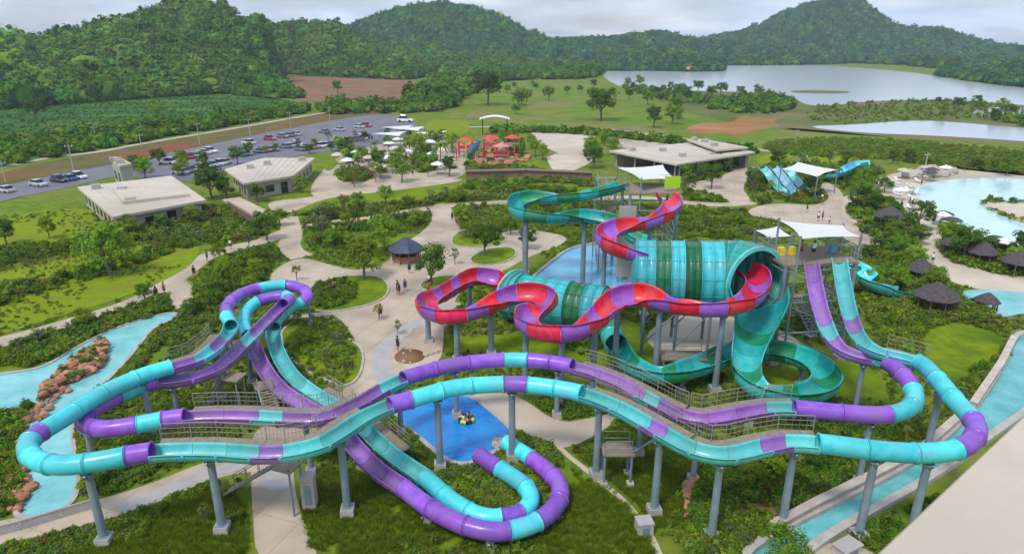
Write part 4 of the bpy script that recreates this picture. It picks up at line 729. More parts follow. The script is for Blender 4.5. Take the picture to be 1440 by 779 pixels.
def tower(name, label, ctr, ex, w, d, zd, stair_y, stair_side, extra=None):
    ex = np.array([ex[0], ex[1], 0])/np.hypot(ex[0], ex[1]); ey = np.array([-ex[1], ex[0], 0]); root = thing(name, (ctr[0], ctr[1], 0), label, 'slide tower'); O = np.zeros(3); Z = np.array([0, 0, 1.])
    W = lambda x, y, z: tuple(ex*x+ey*y+Z*z); rz = math.atan2(ex[1], ex[0])
    MB().box(W(0,0,zd-.12), (w, d, .2), rz).build('deck', M_GRATE, root)
    for x in (-w/2+.2, w/2-.2):
        for y in (-d/2+.2, d/2-.2):
            MB().bar(W(x,y,0), W(x,y,zd-.2), .2, 10).build('leg', M_STEEL, root)
            MB().box(W(x,y,.2), (.9,.9,.45), rz).build('footing', M_FOOT, root)
    for lev in np.arange(3.2, zd-.5, 3.2):
        for y in (-d/2+.2, d/2-.2): MB().bar(W(-w/2+.2,y,lev), W(w/2-.2,y,lev), .09, 6).build('beam', M_STEEL, root)
        for x in (-w/2+.2, w/2-.2): MB().bar(W(x,-d/2+.2,lev), W(x,d/2-.2,lev), .09, 6).build('beam', M_STEEL, root); MB().bar(W(x,-d/2+.2,lev-3.1), W(x,d/2-.2,lev), .06, 5).build('brace', M_STEEL, root)
        for y in (-d/2+.2, d/2-.2): MB().bar(W(-w/2+.2,y,lev), W(w/2-.2,y,lev-3.1), .06, 5).build('brace', M_STEEL, root)
    def rail(a, b, n):
        a = np.array(a); b = np.array(b)
        for h in (1.1, .6): MB().bar(a+Z*h, b+Z*h, .035, 6).build('handrail', M_STEEL, root)
        for t in np.linspace(0, 1, n): q = a*(1-t)+b*t; MB().bar(q, q+Z*1.1, .03, 5).build('rail_post', M_STEEL, root)
    rail(W(-w/2,d/2,zd), W(w/2,d/2,zd), 6); rail(W(-w/2,-d/2,zd), W(-w/2,d/2,zd), 5); rail(W(w/2,-d/2,zd), W(w/2,d/2,zd), 5)
    # zigzag stair beside the tower
    nf = max(2, int(round(zd/2.6))); fl = 4.6; sx = stair_side*(w/2+1.6); W0 = W; W = lambda x, y, z: W0(x, y+stair_y, z); rise = zd/nf
    for k in range(nf):
        y0, y1 = (-fl/2, fl/2) if k % 2 == 0 else (fl/2, -fl/2); xo = sx+(.75 if k % 2 else -.75); z0, z1 = k*rise, (k+1)*rise
        for sg in (-.6, .6):
            MB().bar(W(xo+sg,y0,z0+.05), W(xo+sg,y1,z1+.05), .07, 6).build('stringer', M_STEEL, root); MB().bar(W(xo+sg,y0,z0+1.05), W(xo+sg,y1,z1+1.05), .035, 6).build('stair_rail', M_STEEL, root)
        for t in range(1, 12): f = t/12; MB().box(W(xo, y0*(1-f)+y1*f, z0+(z1-z0)*f), (1.15, .3, .04), rz).build('tread', M_GRATE, root)
        MB().box(W(sx, y1*1.22, z1-.06), (2.9, 1.0, .1), rz).build('landing', M_GRATE, root)
    for x in (sx-1.4, sx+1.4):
        for y in (-fl*.72, fl*.72): MB().bar(W(x,y,0), W(x,y,zd), .1, 8).build('stair_leg', M_STEEL, root)
    return root, W0
pa, pb = PA.p[0], PB.p[0]; ex = pb-pa; flow = PA.t[0]; ctr = (pa+pb)/2; back = np.array([-ex[1], ex[0]])/np.hypot(ex[0], ex[1]); ctr2 = ctr[:2]+back*2.9
tw1, W1 = tower('start_tower', 'steel start tower with the heads of both twin lanes', ctr2, ex, 7.6, 5.4, 10.35, 5.5, 1)
for x_, c_, nm in ((-2.6, M_YELLOW, 'yellow_raft'), (-1.4, M_YELLOW, 'yellow_raft'), (2.9, M_BLUE, 'control_cabinet')): MB().box(W1(x_, .3, 10.35+.41), (.6,.5,.8), math.atan2(ex[1], ex[0]), taper=.9).build(nm, c_, tw1)  # yellow boxes stand for rafts kept on the deck
sail('shade_sail', [Q(1096,310,66), Q(1186,317,69), Q(1211,333,63), Q(1126,336,60)], 'large white shade sail over the tower of the twin lanes')
sail('shade_sail', [Q(1062,324,72), Q(1094,318,75), Q(1114,333,70), Q(1082,336,68)], 'small white shade sail beside the tower of the twin lanes')
c0, d0 = PC1.p[0], PD1.p[0]; ex2 = c0-d0; ctr3 = (c0[:2]+d0[:2])/2+np.array([1.2, 1.6])
tw2, W2 = tower('start_tower', 'steel start tower with the heads of the red and the teal raft slides', ctr3, (1,0.0), 6.6, 6.4, 12.0, 4, -1)
MB().box(W2(2.3,-2.4,13.2), (2.0,.15,1.5), 0).build('sign_panel', M_CHART, tw2)
MB().box(W2(-3.4,-3.6,5.6), (2.2,.25,9.5), 0).build('cladding_panel', M_GREYPAVE, tw2)
sail('shade_sail', [Q(868,236,92), Q(932,232,95), Q(954,253,88), Q(902,253,84)], 'white shade sail over the tower of the raft slides')
# small aqua runout slide beside the tower and slides of the children pool
def small_slide(label, wps, c, r=.75, group=None):
    path = Path(wps, .4); loc = (path.p[0][0], path.p[0][1], 0); root = thing('small_slide', loc, label, 'water slide', group); n = max(2, round(path.len/2.4)); cut = np.linspace(0, path.len, n+1)
    for i in range(n): flume_piece(path, cut[i], cut[i+1], r, loc, None, 1.5).build('flume_segment', c[i % len(c)], root, off=loc)
    for s_ in np.linspace(.5, path.len-.5, max(2, n//2)): p = path.at(s_)[0]; MB().bar((p[0],p[1],0), (p[0],p[1],p[2]-r*.9), .1, 8).build('leg', M_STEEL, root, off=loc)
small_slide('aqua slide curving down behind the tower of the twin lanes', [(1203,366,4.5),(1214,376,3.6),(1228,392,2.7),(1250,402,1.8),(1275,407,1.2)], [M_AQUA, M_AQUAF], 1.3)
M_PALE = gel('pale_blue_fibreglass', srgb(150,205,225)); kp = P(1096, 270)
for dx_, lab_, cs_ in ((0, 'light blue straight slide dropping into the children pool', [M_AQUAF, M_PALE]), (2.6, 'pale aqua straight slide dropping into the children pool', [M_PALE, M_PALE]), (5.2, 'teal straight slide dropping into the children pool', [M_AQUAF, M_PALE])):
    small_slide(lab_, [(*proj((kp[0]+dx_, kp[1]+y_, z_)), z_) for y_, z_ in ((12, 3.6), (8, 2.8), (4.5, 1.8), (1.5, 1.0), (-1.5, .75))], cs_, .95)
small_slide('aqua slide winding behind the white canopy of the children pool', [(1222,226,4.5),(1205,229,3.8),(1190,236,3),(1178,243,2.2),(1160,247,1.2)], [M_AQUA, M_BLUE], 1.1)
small_slide('blue slide at the water playground', [(672,196,6),(668,204,4.5),(662,212,2.4),(655,217,.9)], [M_BLUE, M_AQUAF], 1.0)
sail('shade_sail', [Q(1098,238,140), Q(1122,228,146), Q(1178,239,138), Q(1150,249,130)], 'white shade sail over the children pool', sag=1)

# ------------------------------------------------------------------ stairs and service platforms under the lanes
def stair(name, label, a, b, w=1.0, n=12):
    a = np.array(a); b = np.array(b); loc = (a[0], a[1], 0); root = thing(name, loc, label, 'stairs'); d = b-a; d2 = np.array([d[0], d[1], 0]); d2 /= np.linalg.norm(d2); s_ = np.array([-d2[1], d2[0], 0])*w/2; Z = np.array([0,0,1.]); rz = math.atan2(d2[1], d2[0])
    for sg in (-1, 1):
        MB().bar(a+s_*sg, b+s_*sg, .08, 6).build('stringer', M_STEEL, root, off=loc); MB().bar(a+s_*sg+Z, b+s_*sg+Z, .035, 6).build('handrail', M_RAIL, root, off=loc)
        for t in np.linspace(0, 1, 5): MB().bar(a+d*t+s_*sg, a+d*t+s_*sg+Z, .028, 5).build('rail_post', M_RAIL, root, off=loc)
    for t in range(n): q = a+d*(t+.5)/n; MB().box(q, (.3, w, .04), rz).build('tread', M_GRATE, root, off=loc)
    MB().box(b+d2*.7-Z*.05, (1.5, w*1.4, .1), rz).build('landing', M_GRATE, root, off=loc)
    for sg in (-1, 1): q = b+d2*1.2+s_*sg; MB().bar((q[0],q[1],0), q, .08, 8).build('leg', M_STEEL, root, off=loc)
    return root
stair('metal_stair', 'metal stair rising from the lawn to the aqua lane walkway', P(322,690,.1), P(392,650,3.6), 1.1)
stair('metal_stair', 'metal stair rising towards the loop beside the shrubs', P(292,572,.1), P(318,528,3.4), 1.1)
stair('metal_stair', 'metal stair rising to the lower flumes beside the plaza lawn', P(385,590,.1), P(372,545,2.0), 1.1)
def platform(label, u, v, z, w, d):
    p = P(u, v, z); root = thing('service_platform', (p[0], p[1], 0), label, 'platform'); MB().box((0,0,z), (w, d, .14)).build('deck', M_GRATE, root)
    for x in (-w/2+.15, w/2-.15):
        for y in (-d/2+.15, d/2-.15): MB().bar((x,y,0), (x,y,z), .1, 8).build('leg', M_STEEL, root); MB().box((x,y,.15), (.5,.5,.35)).build('footing', M_FOOT, root); MB().bar((x,y,z), (x,y,z+1.1), .03, 5).build('rail_post', M_STEEL, root)
    for y in (-d/2+.15, d/2-.15):
        for h in (.55, 1.1): MB().bar((-w/2+.15,y,z+h), (w/2-.15,y,z+h), .03, 5).build('handrail', M_STEEL, root)
    MB().bar((w/2,-.3,z), (w/2+2.6,.4,z+1.3), .1, 6).build('ramp_beam', M_STEEL, root)
platform('grey service platform on slim legs under the aqua lane dip', 868, 632, 2.6, 2.2, 1.6)
platform('grey service platform under the purple lane near the raft slides', 960, 500, 2.2, 4.2, 2.0)
def block(label, u, v, d, rz=.2, name='pump_box'):
    p = P(u, v); root = thing(name, (p[0], p[1], 0), label, 'utility box', None, rz); MB().box((0,0,d[2]/2), d, taper=.96).build('housing', M_FOOT, root); MB().box((0,0,d[2]+.04), (d[0]*1.06, d[1]*1.06, .08)).build('lid', M_GREYPAVE, root); MB().box((0,-d[1]/2-.012,d[2]*.5), (d[0]*.5, .02, d[2]*.6)).build('hatch', M_STEEL, root)
block('grey pump box beside the narrow garden path', 905, 748, (1.0,.9,.9), .15); block('tall grey utility cabinet standing beside the beige path', 437, 712, (.9,.9,2.5), .1, 'utility_cabinet')
block('pale concrete block at the foot of the channel side post', 1190, 775, (1.6,1.0,.5), .5, 'concrete_block')

# ------------------------------------------------------------------ foreground lookout roof
zt = 28.4; a = P(1219,779,zt)[:2]; b = P(1440,575,zt)[:2]; dv = (b-a)/np.linalg.norm(b-a); nr = np.array([dv[1], -dv[0]]); e0, e1 = a-dv*5, b+dv*9
lk = thing('lookout_tower', (*((e0+e1)/2+nr*4), 0), 'plain beige roof slab of the lookout tower in the foreground', 'tower'); off = tuple(lk.location)
R0 = [e0, e1, e1+nr*9, e0+nr*9]
def slab(pts, z0, z1, bev=.05):
    c_ = np.mean(pts, 0); sh = lambda f: [np.array(q)+(c_-q)/np.linalg.norm(c_-q)*f for q in pts]
    return MB().rings([[(*q, z0) for q in pts], [(*q, z1-bev) for q in pts], [(*q, z1) for q in sh(bev)]], smooth=False, cap=True)
slab(R0, zt-.4, zt).build('roof_slab', mat('lookout_render', (.50,.43,.335), (.56,.485,.385), 3, .85, .12, 160, c3=(.47,.40,.315), c3scale=.25, detail=10), lk, off=off)
slab([q+(np.mean(R0, 0)-q)*.28 for q in R0], 0, zt-.41).build('shaft_wall', M_WALL, lk, off=off)

# ------------------------------------------------------------------ buildings
def flat_building(name, label, roof_px, h, win=(), inset=1.1, tier=None, wallm=M_WALL, open_side=False, roof_t=.45, front=None):
    pts = np.array([P(u, v, h)[:2] for u, v in roof_px]); ar = np.sum(pts[:, 0]*np.roll(pts[:, 1], -1)-np.roll(pts[:, 0], -1)*pts[:, 1]); pts = pts if ar > 0 else pts[::-1]
    loc = (*pts.mean(0), 0.0); root = thing(name, loc, label, 'building'); rf = slab(list(pts), h-roof_t, h, .03).build('roof', M_ROOF, root, off=loc)
    for t in np.linspace(0, 1, 9)[1:-1]:             # standing seams of the roof sheets
        a_, b_ = pts[0]*(1-t)+pts[1]*t, pts[3 if len(pts) == 4 else -2]*(1-t)+pts[2]*t; MB().bar((*(a_*.985+b_*.015), h+.01), (*(b_*.985+a_*.015), h+.01), .05, 4).build('seam', M_RIDGE, rf, off=loc)
    c_ = pts.mean(0)
    for t in (.3, .42, .7): q_ = c_+(pts[int(t*10) % len(pts)]-c_)*t; MB().box((*q_, h+.45), (1.5,1.1,.85), t).build('roof_vent', M_GREYPAVE, rf, off=loc)
    ins = np.array([q+(c_-q)/np.linalg.norm(c_-q)*inset*1.4 for q in pts])
    if tier:
        tp = np.array([P(u, v, h+.5)[:2] for u, v in tier]); ar = np.sum(tp[:, 0]*np.roll(tp[:, 1], -1)-np.roll(tp[:, 0], -1)*tp[:, 1]); tp = tp if ar > 0 else tp[::-1]
        slab(list(tp), h+.01, h+.55, .03).build('raised_roof', M_ROOF, rf, off=loc)
    n = len(ins)
    for i in range(n):
        p, q = ins[i], ins[(i+1) % n]; L_ = np.linalg.norm(q-p); rz = math.atan2(q[1]-p[1], q[0]-p[0]); m = (p+q)/2; nr_ = np.array([q[1]-p[1], p[0]-q[0]])/L_
        facing = nr_ @ (-m) > 0
        if open_side and facing:
            k = max(2, int(L_/5))
            for t in np.linspace(.03, .97, k): MB().bar((*(p*(1-t)+q*t), 0), (*(p*(1-t)+q*t), h-roof_t), .22, 8).build('pillar', wallm, root, off=loc)
            continue
        wl = MB().box((*m, (h-roof_t)/2), (L_, .25, h-roof_t-.02), rz).build('wall', wallm, root, off=loc)
        if facing and L_ > 6:
            k = int(L_/3.2)
            for j in range(k):
                c2 = p+(q-p)*(j+.5)/k+nr_*.14; isd = (j % 4 == 2)
                wn = MB().box((*c2, 1.25 if isd else (h*.42)), (1.6 if isd else 1.9, .06, 2.3 if isd else h*.38), rz).build('door' if isd else 'window', M_DARK, wl, off=loc)
    MB().add([(*q, .05) for q in ins], [tuple(range(n))]).build('floor', M_GREYPAVE, root, off=loc)
    return root
flat_building('low_building', 'long low beige building with a raised second roof tier', [(109,263),(241,247),(290,281),(158,305)], 3.5, tier=[(158,264),(238,251),(266,273),(172,284)])
flat_building('low_building', 'beige flat roofed building with dark windows beside the car park', [(316,238),(371,222),(443,222),(412,247),(342,258)], 3.7)
flat_building('pavilion', 'wide beige roofed pavilion with open dark front', [(857,212),(985,199),(1062,214),(952,231)], 4.0, open_side=True)
flat_building('pavilion', 'small pale roofed pavilion behind the wide pavilion', [(966,196),(986,195),(1052,207),(1008,211)], 5, open_side=True)
flat_building('gatehouse', 'small square stone gatehouse at the edge of the car park', [(156,226),(172,223),(185,230),(168,233)], 5, inset=.3)
def hip_hut(label, u, v, r, h, roofm, wallm=None, sides=8, group=None, name='hut', rz=0):
    p = P(u, v); root = thing(name, (p[0], p[1], 0), label, 'hut', group, rz); n = sides; k = math.pi/n
    rf = MB(); prof = [(r*1.0, h*.52), (r*1.02, h*.56), (r*.62, h*.78), (r*.12, h*1.0), (.02, h*1.02)]
    rf.lathe(prof, n, smooth=False); rf.lathe([(r, h*.52), (r*.05, h*.72)], n, smooth=False); rf.build('roof', roofm, root)
    for i in range(n):
        q = 2*math.pi*i/n; MB().bar((r*.78*math.cos(q), r*.78*math.sin(q), 0), (r*.78*math.cos(q), r*.78*math.sin(q), h*.6), .09, 6).build('post', M_WOOD, root)
    MB().lathe([(.02, .15), (r*.85, .15), (r*.85, 0)], n, smooth=False).build('floor', M_FOOT, root)
    if wallm: MB().lathe([(r*.7, .15), (r*.7, 1.15), (r*.62, 1.15), (r*.62, .15)], n, smooth=False).build('counter', wallm, root)
    return root
hip_hut('round kiosk with navy roof and brick counter on the plaza', 572, 368, 2.6, 3.6, M_NAVY, M_BRICK, 10, name='kiosk')
G_H = 'thatched huts by the beach'
for lab, u, v, r, h in (('dark thatched hut on the grassy mound above the small pool', 1312, 438, 2.5, 3.6), ('dark thatched hut beside the beach path, next to another hut', 1378, 372, 2.0, 3.4), ('dark thatched hut beside the beach path, next to another hut', 1428, 386, 2.2, 3.4), ('small grey thatched hut half hidden in beach shrubs', 1338, 358, 1.9, 3.0), ('dark thatched hut behind the tower of the twin lanes', 1248, 320, 2.6, 3.6), ('grey thatched hut among the shrubs below the beach path', 1292, 395, 2.0, 3.0), ('low dark hut at the corner of the small pool', 1385, 436, 1.4, 2.2)):
    hip_hut(lab, u, v, r, h, M_THATCH, None, 8, G_H if 'next to another' in lab else None)
def fence_wall(name, label, pts, h, t, m, plank=1.6, cat='footbridge'):
    pts = [np.array(P(u, v)[:2]) for u, v in pts]; loc = (*pts[0], 0.0); root = thing(name, loc, label, cat)
    for p, q in zip(pts[:-1], pts[1:]):
        L_ = np.linalg.norm(q-p); rz = math.atan2(q[1]-p[1], q[0]-p[0]); k = max(1, int(L_/plank))
        for j in range(k): c2 = p+(q-p)*(j+.5)/k; MB().box((*c2, h/2+.02*(j % 2)), (L_/k-.06, t, h), rz).build('panel', m, root, off=loc)
        MB().box((*((p+q)/2), h+.1), (L_, t*1.5, .12), rz).build('top_rail', m, root, off=loc)
    return root
fence_wall('footbridge', 'long brown timber sided footbridge in front of the water playground', [(655,250),(740,248),(832,252)], 1.5, 1.6, M_WOOD)
fence_wall('footbridge', 'brown timber sided footbridge with pale deck beside the low building', [(322,296),(364,322)], 1.6, .3, M_WOOD)
sheet('bridge_deck', strip_poly([(326,288),(345,298),(372,312)], 3.4), 1.3, M_CONC, skirt=.3)
fence_wall('channel_wall', 'low tan stone wall along the inner edge of the water channel', [(1085,752),(1150,716),(1220,682),(1290,645),(1362,582)], .75, .4, M_STONE, 1.3, 'wall')
fence_wall('channel_wall', 'low tan stone wall rounding the grassy mound beside the channel', [(1366,578),(1405,520),(1424,482)], .75, .4, M_STONE, 1.3, 'wall')
fence_wall('path_fence', 'low grey timber fence along the path at the river end', [(-30,760),(30,745),(140,712)], .6, .08, M_GREYPAVE, 1.6, 'fence')

# ------------------------------------------------------------------ water playground, canopies and furniture
pg = P(690, 222); pgr = thing('water_playground', (pg[0], pg[1], 0), 'red and orange water playground tower on grey decks', 'playground'); rr = random.Random(5)
for i in range(4):
    x, y, hh = [(-7,2,2.4), (0,-2,3.6), (6,3,3.0), (3,-6,2.0)][i]; MB().box((x,y,hh-.1), (4.2,3.6,.2)).build('deck', [M_GREYPAVE, M_BLUE][i % 2], pgr)
    for sx in (-1.8, 1.8):
        for sy in (-1.5, 1.5): MB().bar((x+sx,y+sy,0), (x+sx,y+sy,hh+2.05), .14, 8).build('post', M_ORANGE, pgr)
    MB().lathe([(2.5, hh+2.0), (1.3, hh+2.5), (.05, hh+3.0)], 4, (x, y, 0), False).build('roof', [M_ORANGE, M_RED, M_ORANGE, M_PINK][i], pgr)
    MB().box((x,y-1.8,hh+.5), (4.0,.08,.9)).build('side_panel', [M_RED, M_ORANGE, M_PINK, M_RED][i], pgr)
for k in range(7): MB().bar((-9+k*2.6, -7+rr.random()*2, 0), (-9+k*2.6, -7+rr.random()*2, 2.6+rr.random()*1.6), .16, 8).build('spray_pole', [M_RED, M_YELLOW, M_PINK][k % 3], pgr)
ac = P(696, 190); ar_ = thing('arched_canopy', (ac[0], ac[1], 0), 'white arched canopy on two dark posts behind the playground', 'canopy')
MB().rings([[(x, y, 5.2+1.3*math.cos(x/5.2*1.3)-dz) for x, dz in [(q, 0) for q in np.linspace(-5.2, 5.2, 11)]+[(q, .2) for q in np.linspace(5.2, -5.2, 11)]] for y in (-2.5, 2.5)], cap=True).build('roof', M_WHITE, ar_)
for x in (-4.2, 4.2): MB().bar((x,0,0), (x,0,6.0), .16, 8).build('post', M_DARK, ar_)
def umbrella_proto(m, r=1.5):
    root = thing('umbrella', (0,0,0), '', 'umbrella'); MB().bar((0,0,0), (0,0,2.5), .035, 6).build('pole', M_RAIL, root); MB().lathe([(r, 2.05), (r*.55, 2.38), (.03, 2.62)], 8, smooth=False).lathe([(r, 2.03), (.03, 2.5)], 8, smooth=False).build('canopy', m, root); MB().lathe([(.3, 0), (.3, .1), (.02, .12)], 8).build('base', M_FOOT, root); return root
def lounger_proto(m):
    root = thing('sun_lounger', (0,0,0), '', 'sun lounger'); MB().box((0,-.25,.35), (.62,1.35,.07)).build('seat', m, root); MB().box((0,.62,.58), (.62,.75,.07), 0, .65).build('backrest', m, root)
    for x in (-.26, .26):
        for y in (-.8, .4): MB().box((x,y,.16), (.06,.06,.32)).build('leg', m, root)
    return root
UM = [umbrella_proto(M_WHITE), umbrella_proto(M_THATCH, 1.7), umbrella_proto(M_ROOF)]; LO = lounger_proto(M_WHITE); used = set()
def put(pr, x, y, rz, label, group, sc=1.0):
    o = copy_tree(pr) if pr in used else pr; used.add(pr); o.location = (x, y, 0); o.rotation_euler = (0, 0, rz); o.scale = (sc, sc, sc); o['label'] = label; o['group'] = group; return o
bp = world_poly([(1238,268),(1262,252),(1300,244),(1340,242),(1338,250),(1300,256),(1276,264),(1290,282),(1330,308),(1322,322),(1280,300),(1250,285)])
bx_, by_ = region_pts(None, 420, poly=bp, excl=False); kept = []
for x, y in zip(bx_, by_):
    if all((x-a_)**2+(y-b_)**2 > 7 for a_, b_ in kept): kept.append((x, y))
for i, (x, y) in enumerate(kept[:70]):
    if i % 3 == 0: put(UM[i//3 % 3], x, y, 0, ['white beach umbrella on the wave pool beach', 'dark thatched beach umbrella on the wave pool beach', 'beige beach umbrella on the wave pool beach'][i//3 % 3], 'umbrellas on the wave pool beach')
    else: put(LO, x, y, random.uniform(-.4, .4)+.6, 'white sun lounger on the wave pool beach', 'loungers on the wave pool beach', 1.1)
for u, v in ((1345,338),(1360,342),(1382,350),(1395,354),(1408,358),(1322,318),(1335,326)):
    p = P(u, v); put(UM[1] if u % 2 else UM[0], p[0], p[1], 0, 'dark thatched umbrella at the near rim of the wave pool' if u % 2 else 'white umbrella at the near rim of the wave pool', 'umbrellas at the near rim of the wave pool')
for i, (u, v) in enumerate([(476,232),(490,240),(503,228),(520,236),(548,214),(560,208),(575,212),(590,206),(605,212),(556,222),(572,226),(610,230),(622,224),(630,238),(545,236),(640,215),(533,250),(616,246)]):
    p = P(u, v); put(UM[0] if i % 3 else UM[2], p[0], p[1], i, 'white umbrella on the entrance plaza' if i % 3 else 'beige umbrella on the entrance plaza', 'umbrellas on the entrance plaza', 1.25)
for i, (u, v) in enumerate([(548,206),(575,198),(606,205),(560,196)]):
    p = P(u, v); sail('shade_canopy', [(p[0]-5,p[1]-3,4.2),(p[0]+4,p[1]-4,3.6),(p[0]+5,p[1]+3,4.2),(p[0]-4,p[1]+4,3.6)], 'cream shade canopy on the entrance plaza next to the car park', 'canopy', group='canopies on the entrance plaza')
# raft with riders in the deep blue pool
rp = P(656, 590, .12); rt_ = thing('raft', (rp[0], rp[1], .05), 'yellow and black ring raft floating in the blue pool', 'raft'); rt_.scale = (.72, .72, .72)
def torus(R, r, n=22, k=10, z=0, a0=0, a1=2*math.pi, closed=True):
    rs = [[((R+r*math.cos(q))*math.cos(t), (R+r*math.cos(q))*math.sin(t), z+r*math.sin(q)) for q in np.arange(k)*2*math.pi/k] for t in np.linspace(a0, a1, n)]
    return MB().rings(rs)
for k in range(8): torus(.78, .24, 4, 10, .2, k*math.pi/4+.02, (k+1)*math.pi/4-.02).build('ring_section', M_YELLOW if k % 2 else M_DARK, rt_)
MB().lathe([(.02,.08),(.6,.08),(.6,.02),(.02,.02)], 16).build('floor', M_WHITE, rt_)

# ------------------------------------------------------------------ people
def skin_person(name, pose):
    me = bpy.data.meshes.new(name); V = pose['v']; me.from_pydata([v[:3] for v in V], pose['e'], []); o = bpy.data.objects.new(name, me); COL.objects.link(o)
    md = o.modifiers.new('skin', 'SKIN'); md.use_smooth_shade = True; o.modifiers.new('sub', 'SUBSURF').levels = 1
    for i, v in enumerate(V): me.skin_vertices[0].data[i].radius = (v[3], v[3]*.85); me.skin_vertices[0].data[i].use_root = (i == 0)
    dg = bpy.context.evaluated_depsgraph_get(); m2 = bpy.data.meshes.new_from_object(o.evaluated_get(dg)); bpy.data.objects.remove(o); m2.materials.clear(); m2.materials.append(M_SKIN); m2.name = name; return m2
ST = {'v': [(0,0,.92,.13),(0,0,1.12,.12),(0,0,1.36,.15),(0,0,1.48,.055),(0,.01,1.60,.085),(0,.01,1.70,.07), (-.10,0,.86,.09),(-.11,.03,.48,.062),(-.12,-.04,.09,.042),(-.12,.1,.04,.035),(.10,0,.86,.09),(.12,-.05,.48,.062),(.13,-.1,.09,.042),(.13,.04,.04,.035),(-.19,0,1.40,.055),(-.25,-.02,1.12,.042),(-.24,.08,.88,.032),(-.23,.12,.78,.03),(.19,0,1.40,.055),(.26,.02,1.12,.042),(.24,.14,.90,.032),(.22,.2,.82,.03)],
      'e': [(0,1),(1,2),(2,3),(3,4),(4,5),(0,6),(6,7),(7,8),(8,9),(0,10),(10,11),(11,12),(12,13),(2,14),(14,15),(15,16),(16,17),(2,18),(18,19),(19,20),(20,21)]}
PM = skin_person('body', ST)
PSHIRT = MB().lathe([(.17,.98),(.185,1.15),(.215,1.36),(.12,1.47)], 12, sx=1.12, sy=.85).mesh('shirt', None); PSHORT = MB().lathe([(.19,.62),(.2,.8),(.185,1.0)], 12, sx=1.1, sy=.8).mesh('shorts', None); PHAIR = MB().lathe([(.10,1.60),(.112,1.67),(.09,1.755),(.01,1.79)], 10, c=(0,-.015,0)).mesh('hair', M_HAIR)
def person(x, y, z, rz, label, ci, cj, sc=1.0, group=None):
    r = thing('person', (x, y, z), label, 'person', group, rz); r.scale = (sc,)*3; link('body', PM, r); link('hair', PHAIR, r)
    for nm, base_me, c in (('shirt', PSHIRT, ci), ('shorts', PSHORT, cj)):
        me = base_me.copy(); me.materials.clear(); me.materials.append(CLOTH[c]); link(nm, me, r)
for i, (u, v, ci, cj, lab) in enumerate([(1150,312,0,3,'person in white shirt and black shorts walking on the path behind the sail'),(1156,311,1,3,'person in navy shirt walking on the path behind the sail'),(642,318,2,1,'person in red shirt walking up the plaza path'),(636,312,3,1,'person in black shirt walking up the plaza path'),(292,368,1,1,'person all in navy on the path beside the lime lawn'),(325,352,0,1,'person in white shirt on the path beside the lime lawn'),(470,412,2,3,'person in red shirt by the oval plaza lawn'),(1310,372,0,1,'person in white shirt on the beach path'),(1290,352,3,3,'person all in black on the beach path'),(560,495,3,1,'person in black shirt standing beside the round brown bed'),(1295,262,2,3,'person in red shirt beside the wave pool'),(470,330,0,3,'person in white shirt under the slender tree')]):
    p = P(u, v); person(p[0], p[1], .1, i*1.3, lab, ci, cj)
CN = ['white', 'navy', 'red', 'black']; rpp = random.Random(12)
for zone, px, n_ in (('on the central plaza', [(560,395),(590,375),(640,350),(600,430),(560,440),(510,470),(560,410)], 9), ('on the entrance plaza', [(450,262),(520,225),(640,212),(640,245),(500,262)], 12), ('on the wave pool beach', [(1240,275),(1262,256),(1330,312),(1310,345),(1280,330)], 10), ('on the path below the children pool', [(1110,308),(1160,282),(1200,315),(1180,322)], 4), ('on the long path beside the lime lawn', [(180,432),(270,382),(280,390),(190,440)], 4)):
    x_, y_ = region_pts(px, n_*8, 0, False)
    for a_, b_ in list(zip(x_, y_))[:n_]: ci = rpp.randrange(4); cj = rpp.choice([1, 3]); person(a_, b_, .07, rpp.uniform(0, 6.28), 'person in '+CN[ci]+' shirt and '+CN[cj]+' shorts walking '+zone, ci, cj, rpp.uniform(.85, 1.05), 'people '+zone+' in '+CN[ci]+' and '+CN[cj])
for i, (x_, lab) in enumerate(((0, 'person in white shirt on the tower deck between the lane heads'), (-1.0, 'person in red shirt on the tower deck beside the lane heads'))):
    q = W1(x_, -1.0+.5*i, 10.35); person(ctr2[0]+q[0], ctr2[1]+q[1], 10.36, i*2, lab, 0 if i == 0 else 2, 3)
for i, a_ in enumerate((.6, 3.6)): person(rp[0]+.26*math.cos(a_), rp[1]+.26*math.sin(a_), -.5, a_+1.6, ['rider in black shirt sitting in the ring raft', 'rider in white shirt sitting in the ring raft'][i], [3, 0][i], 1, .75)

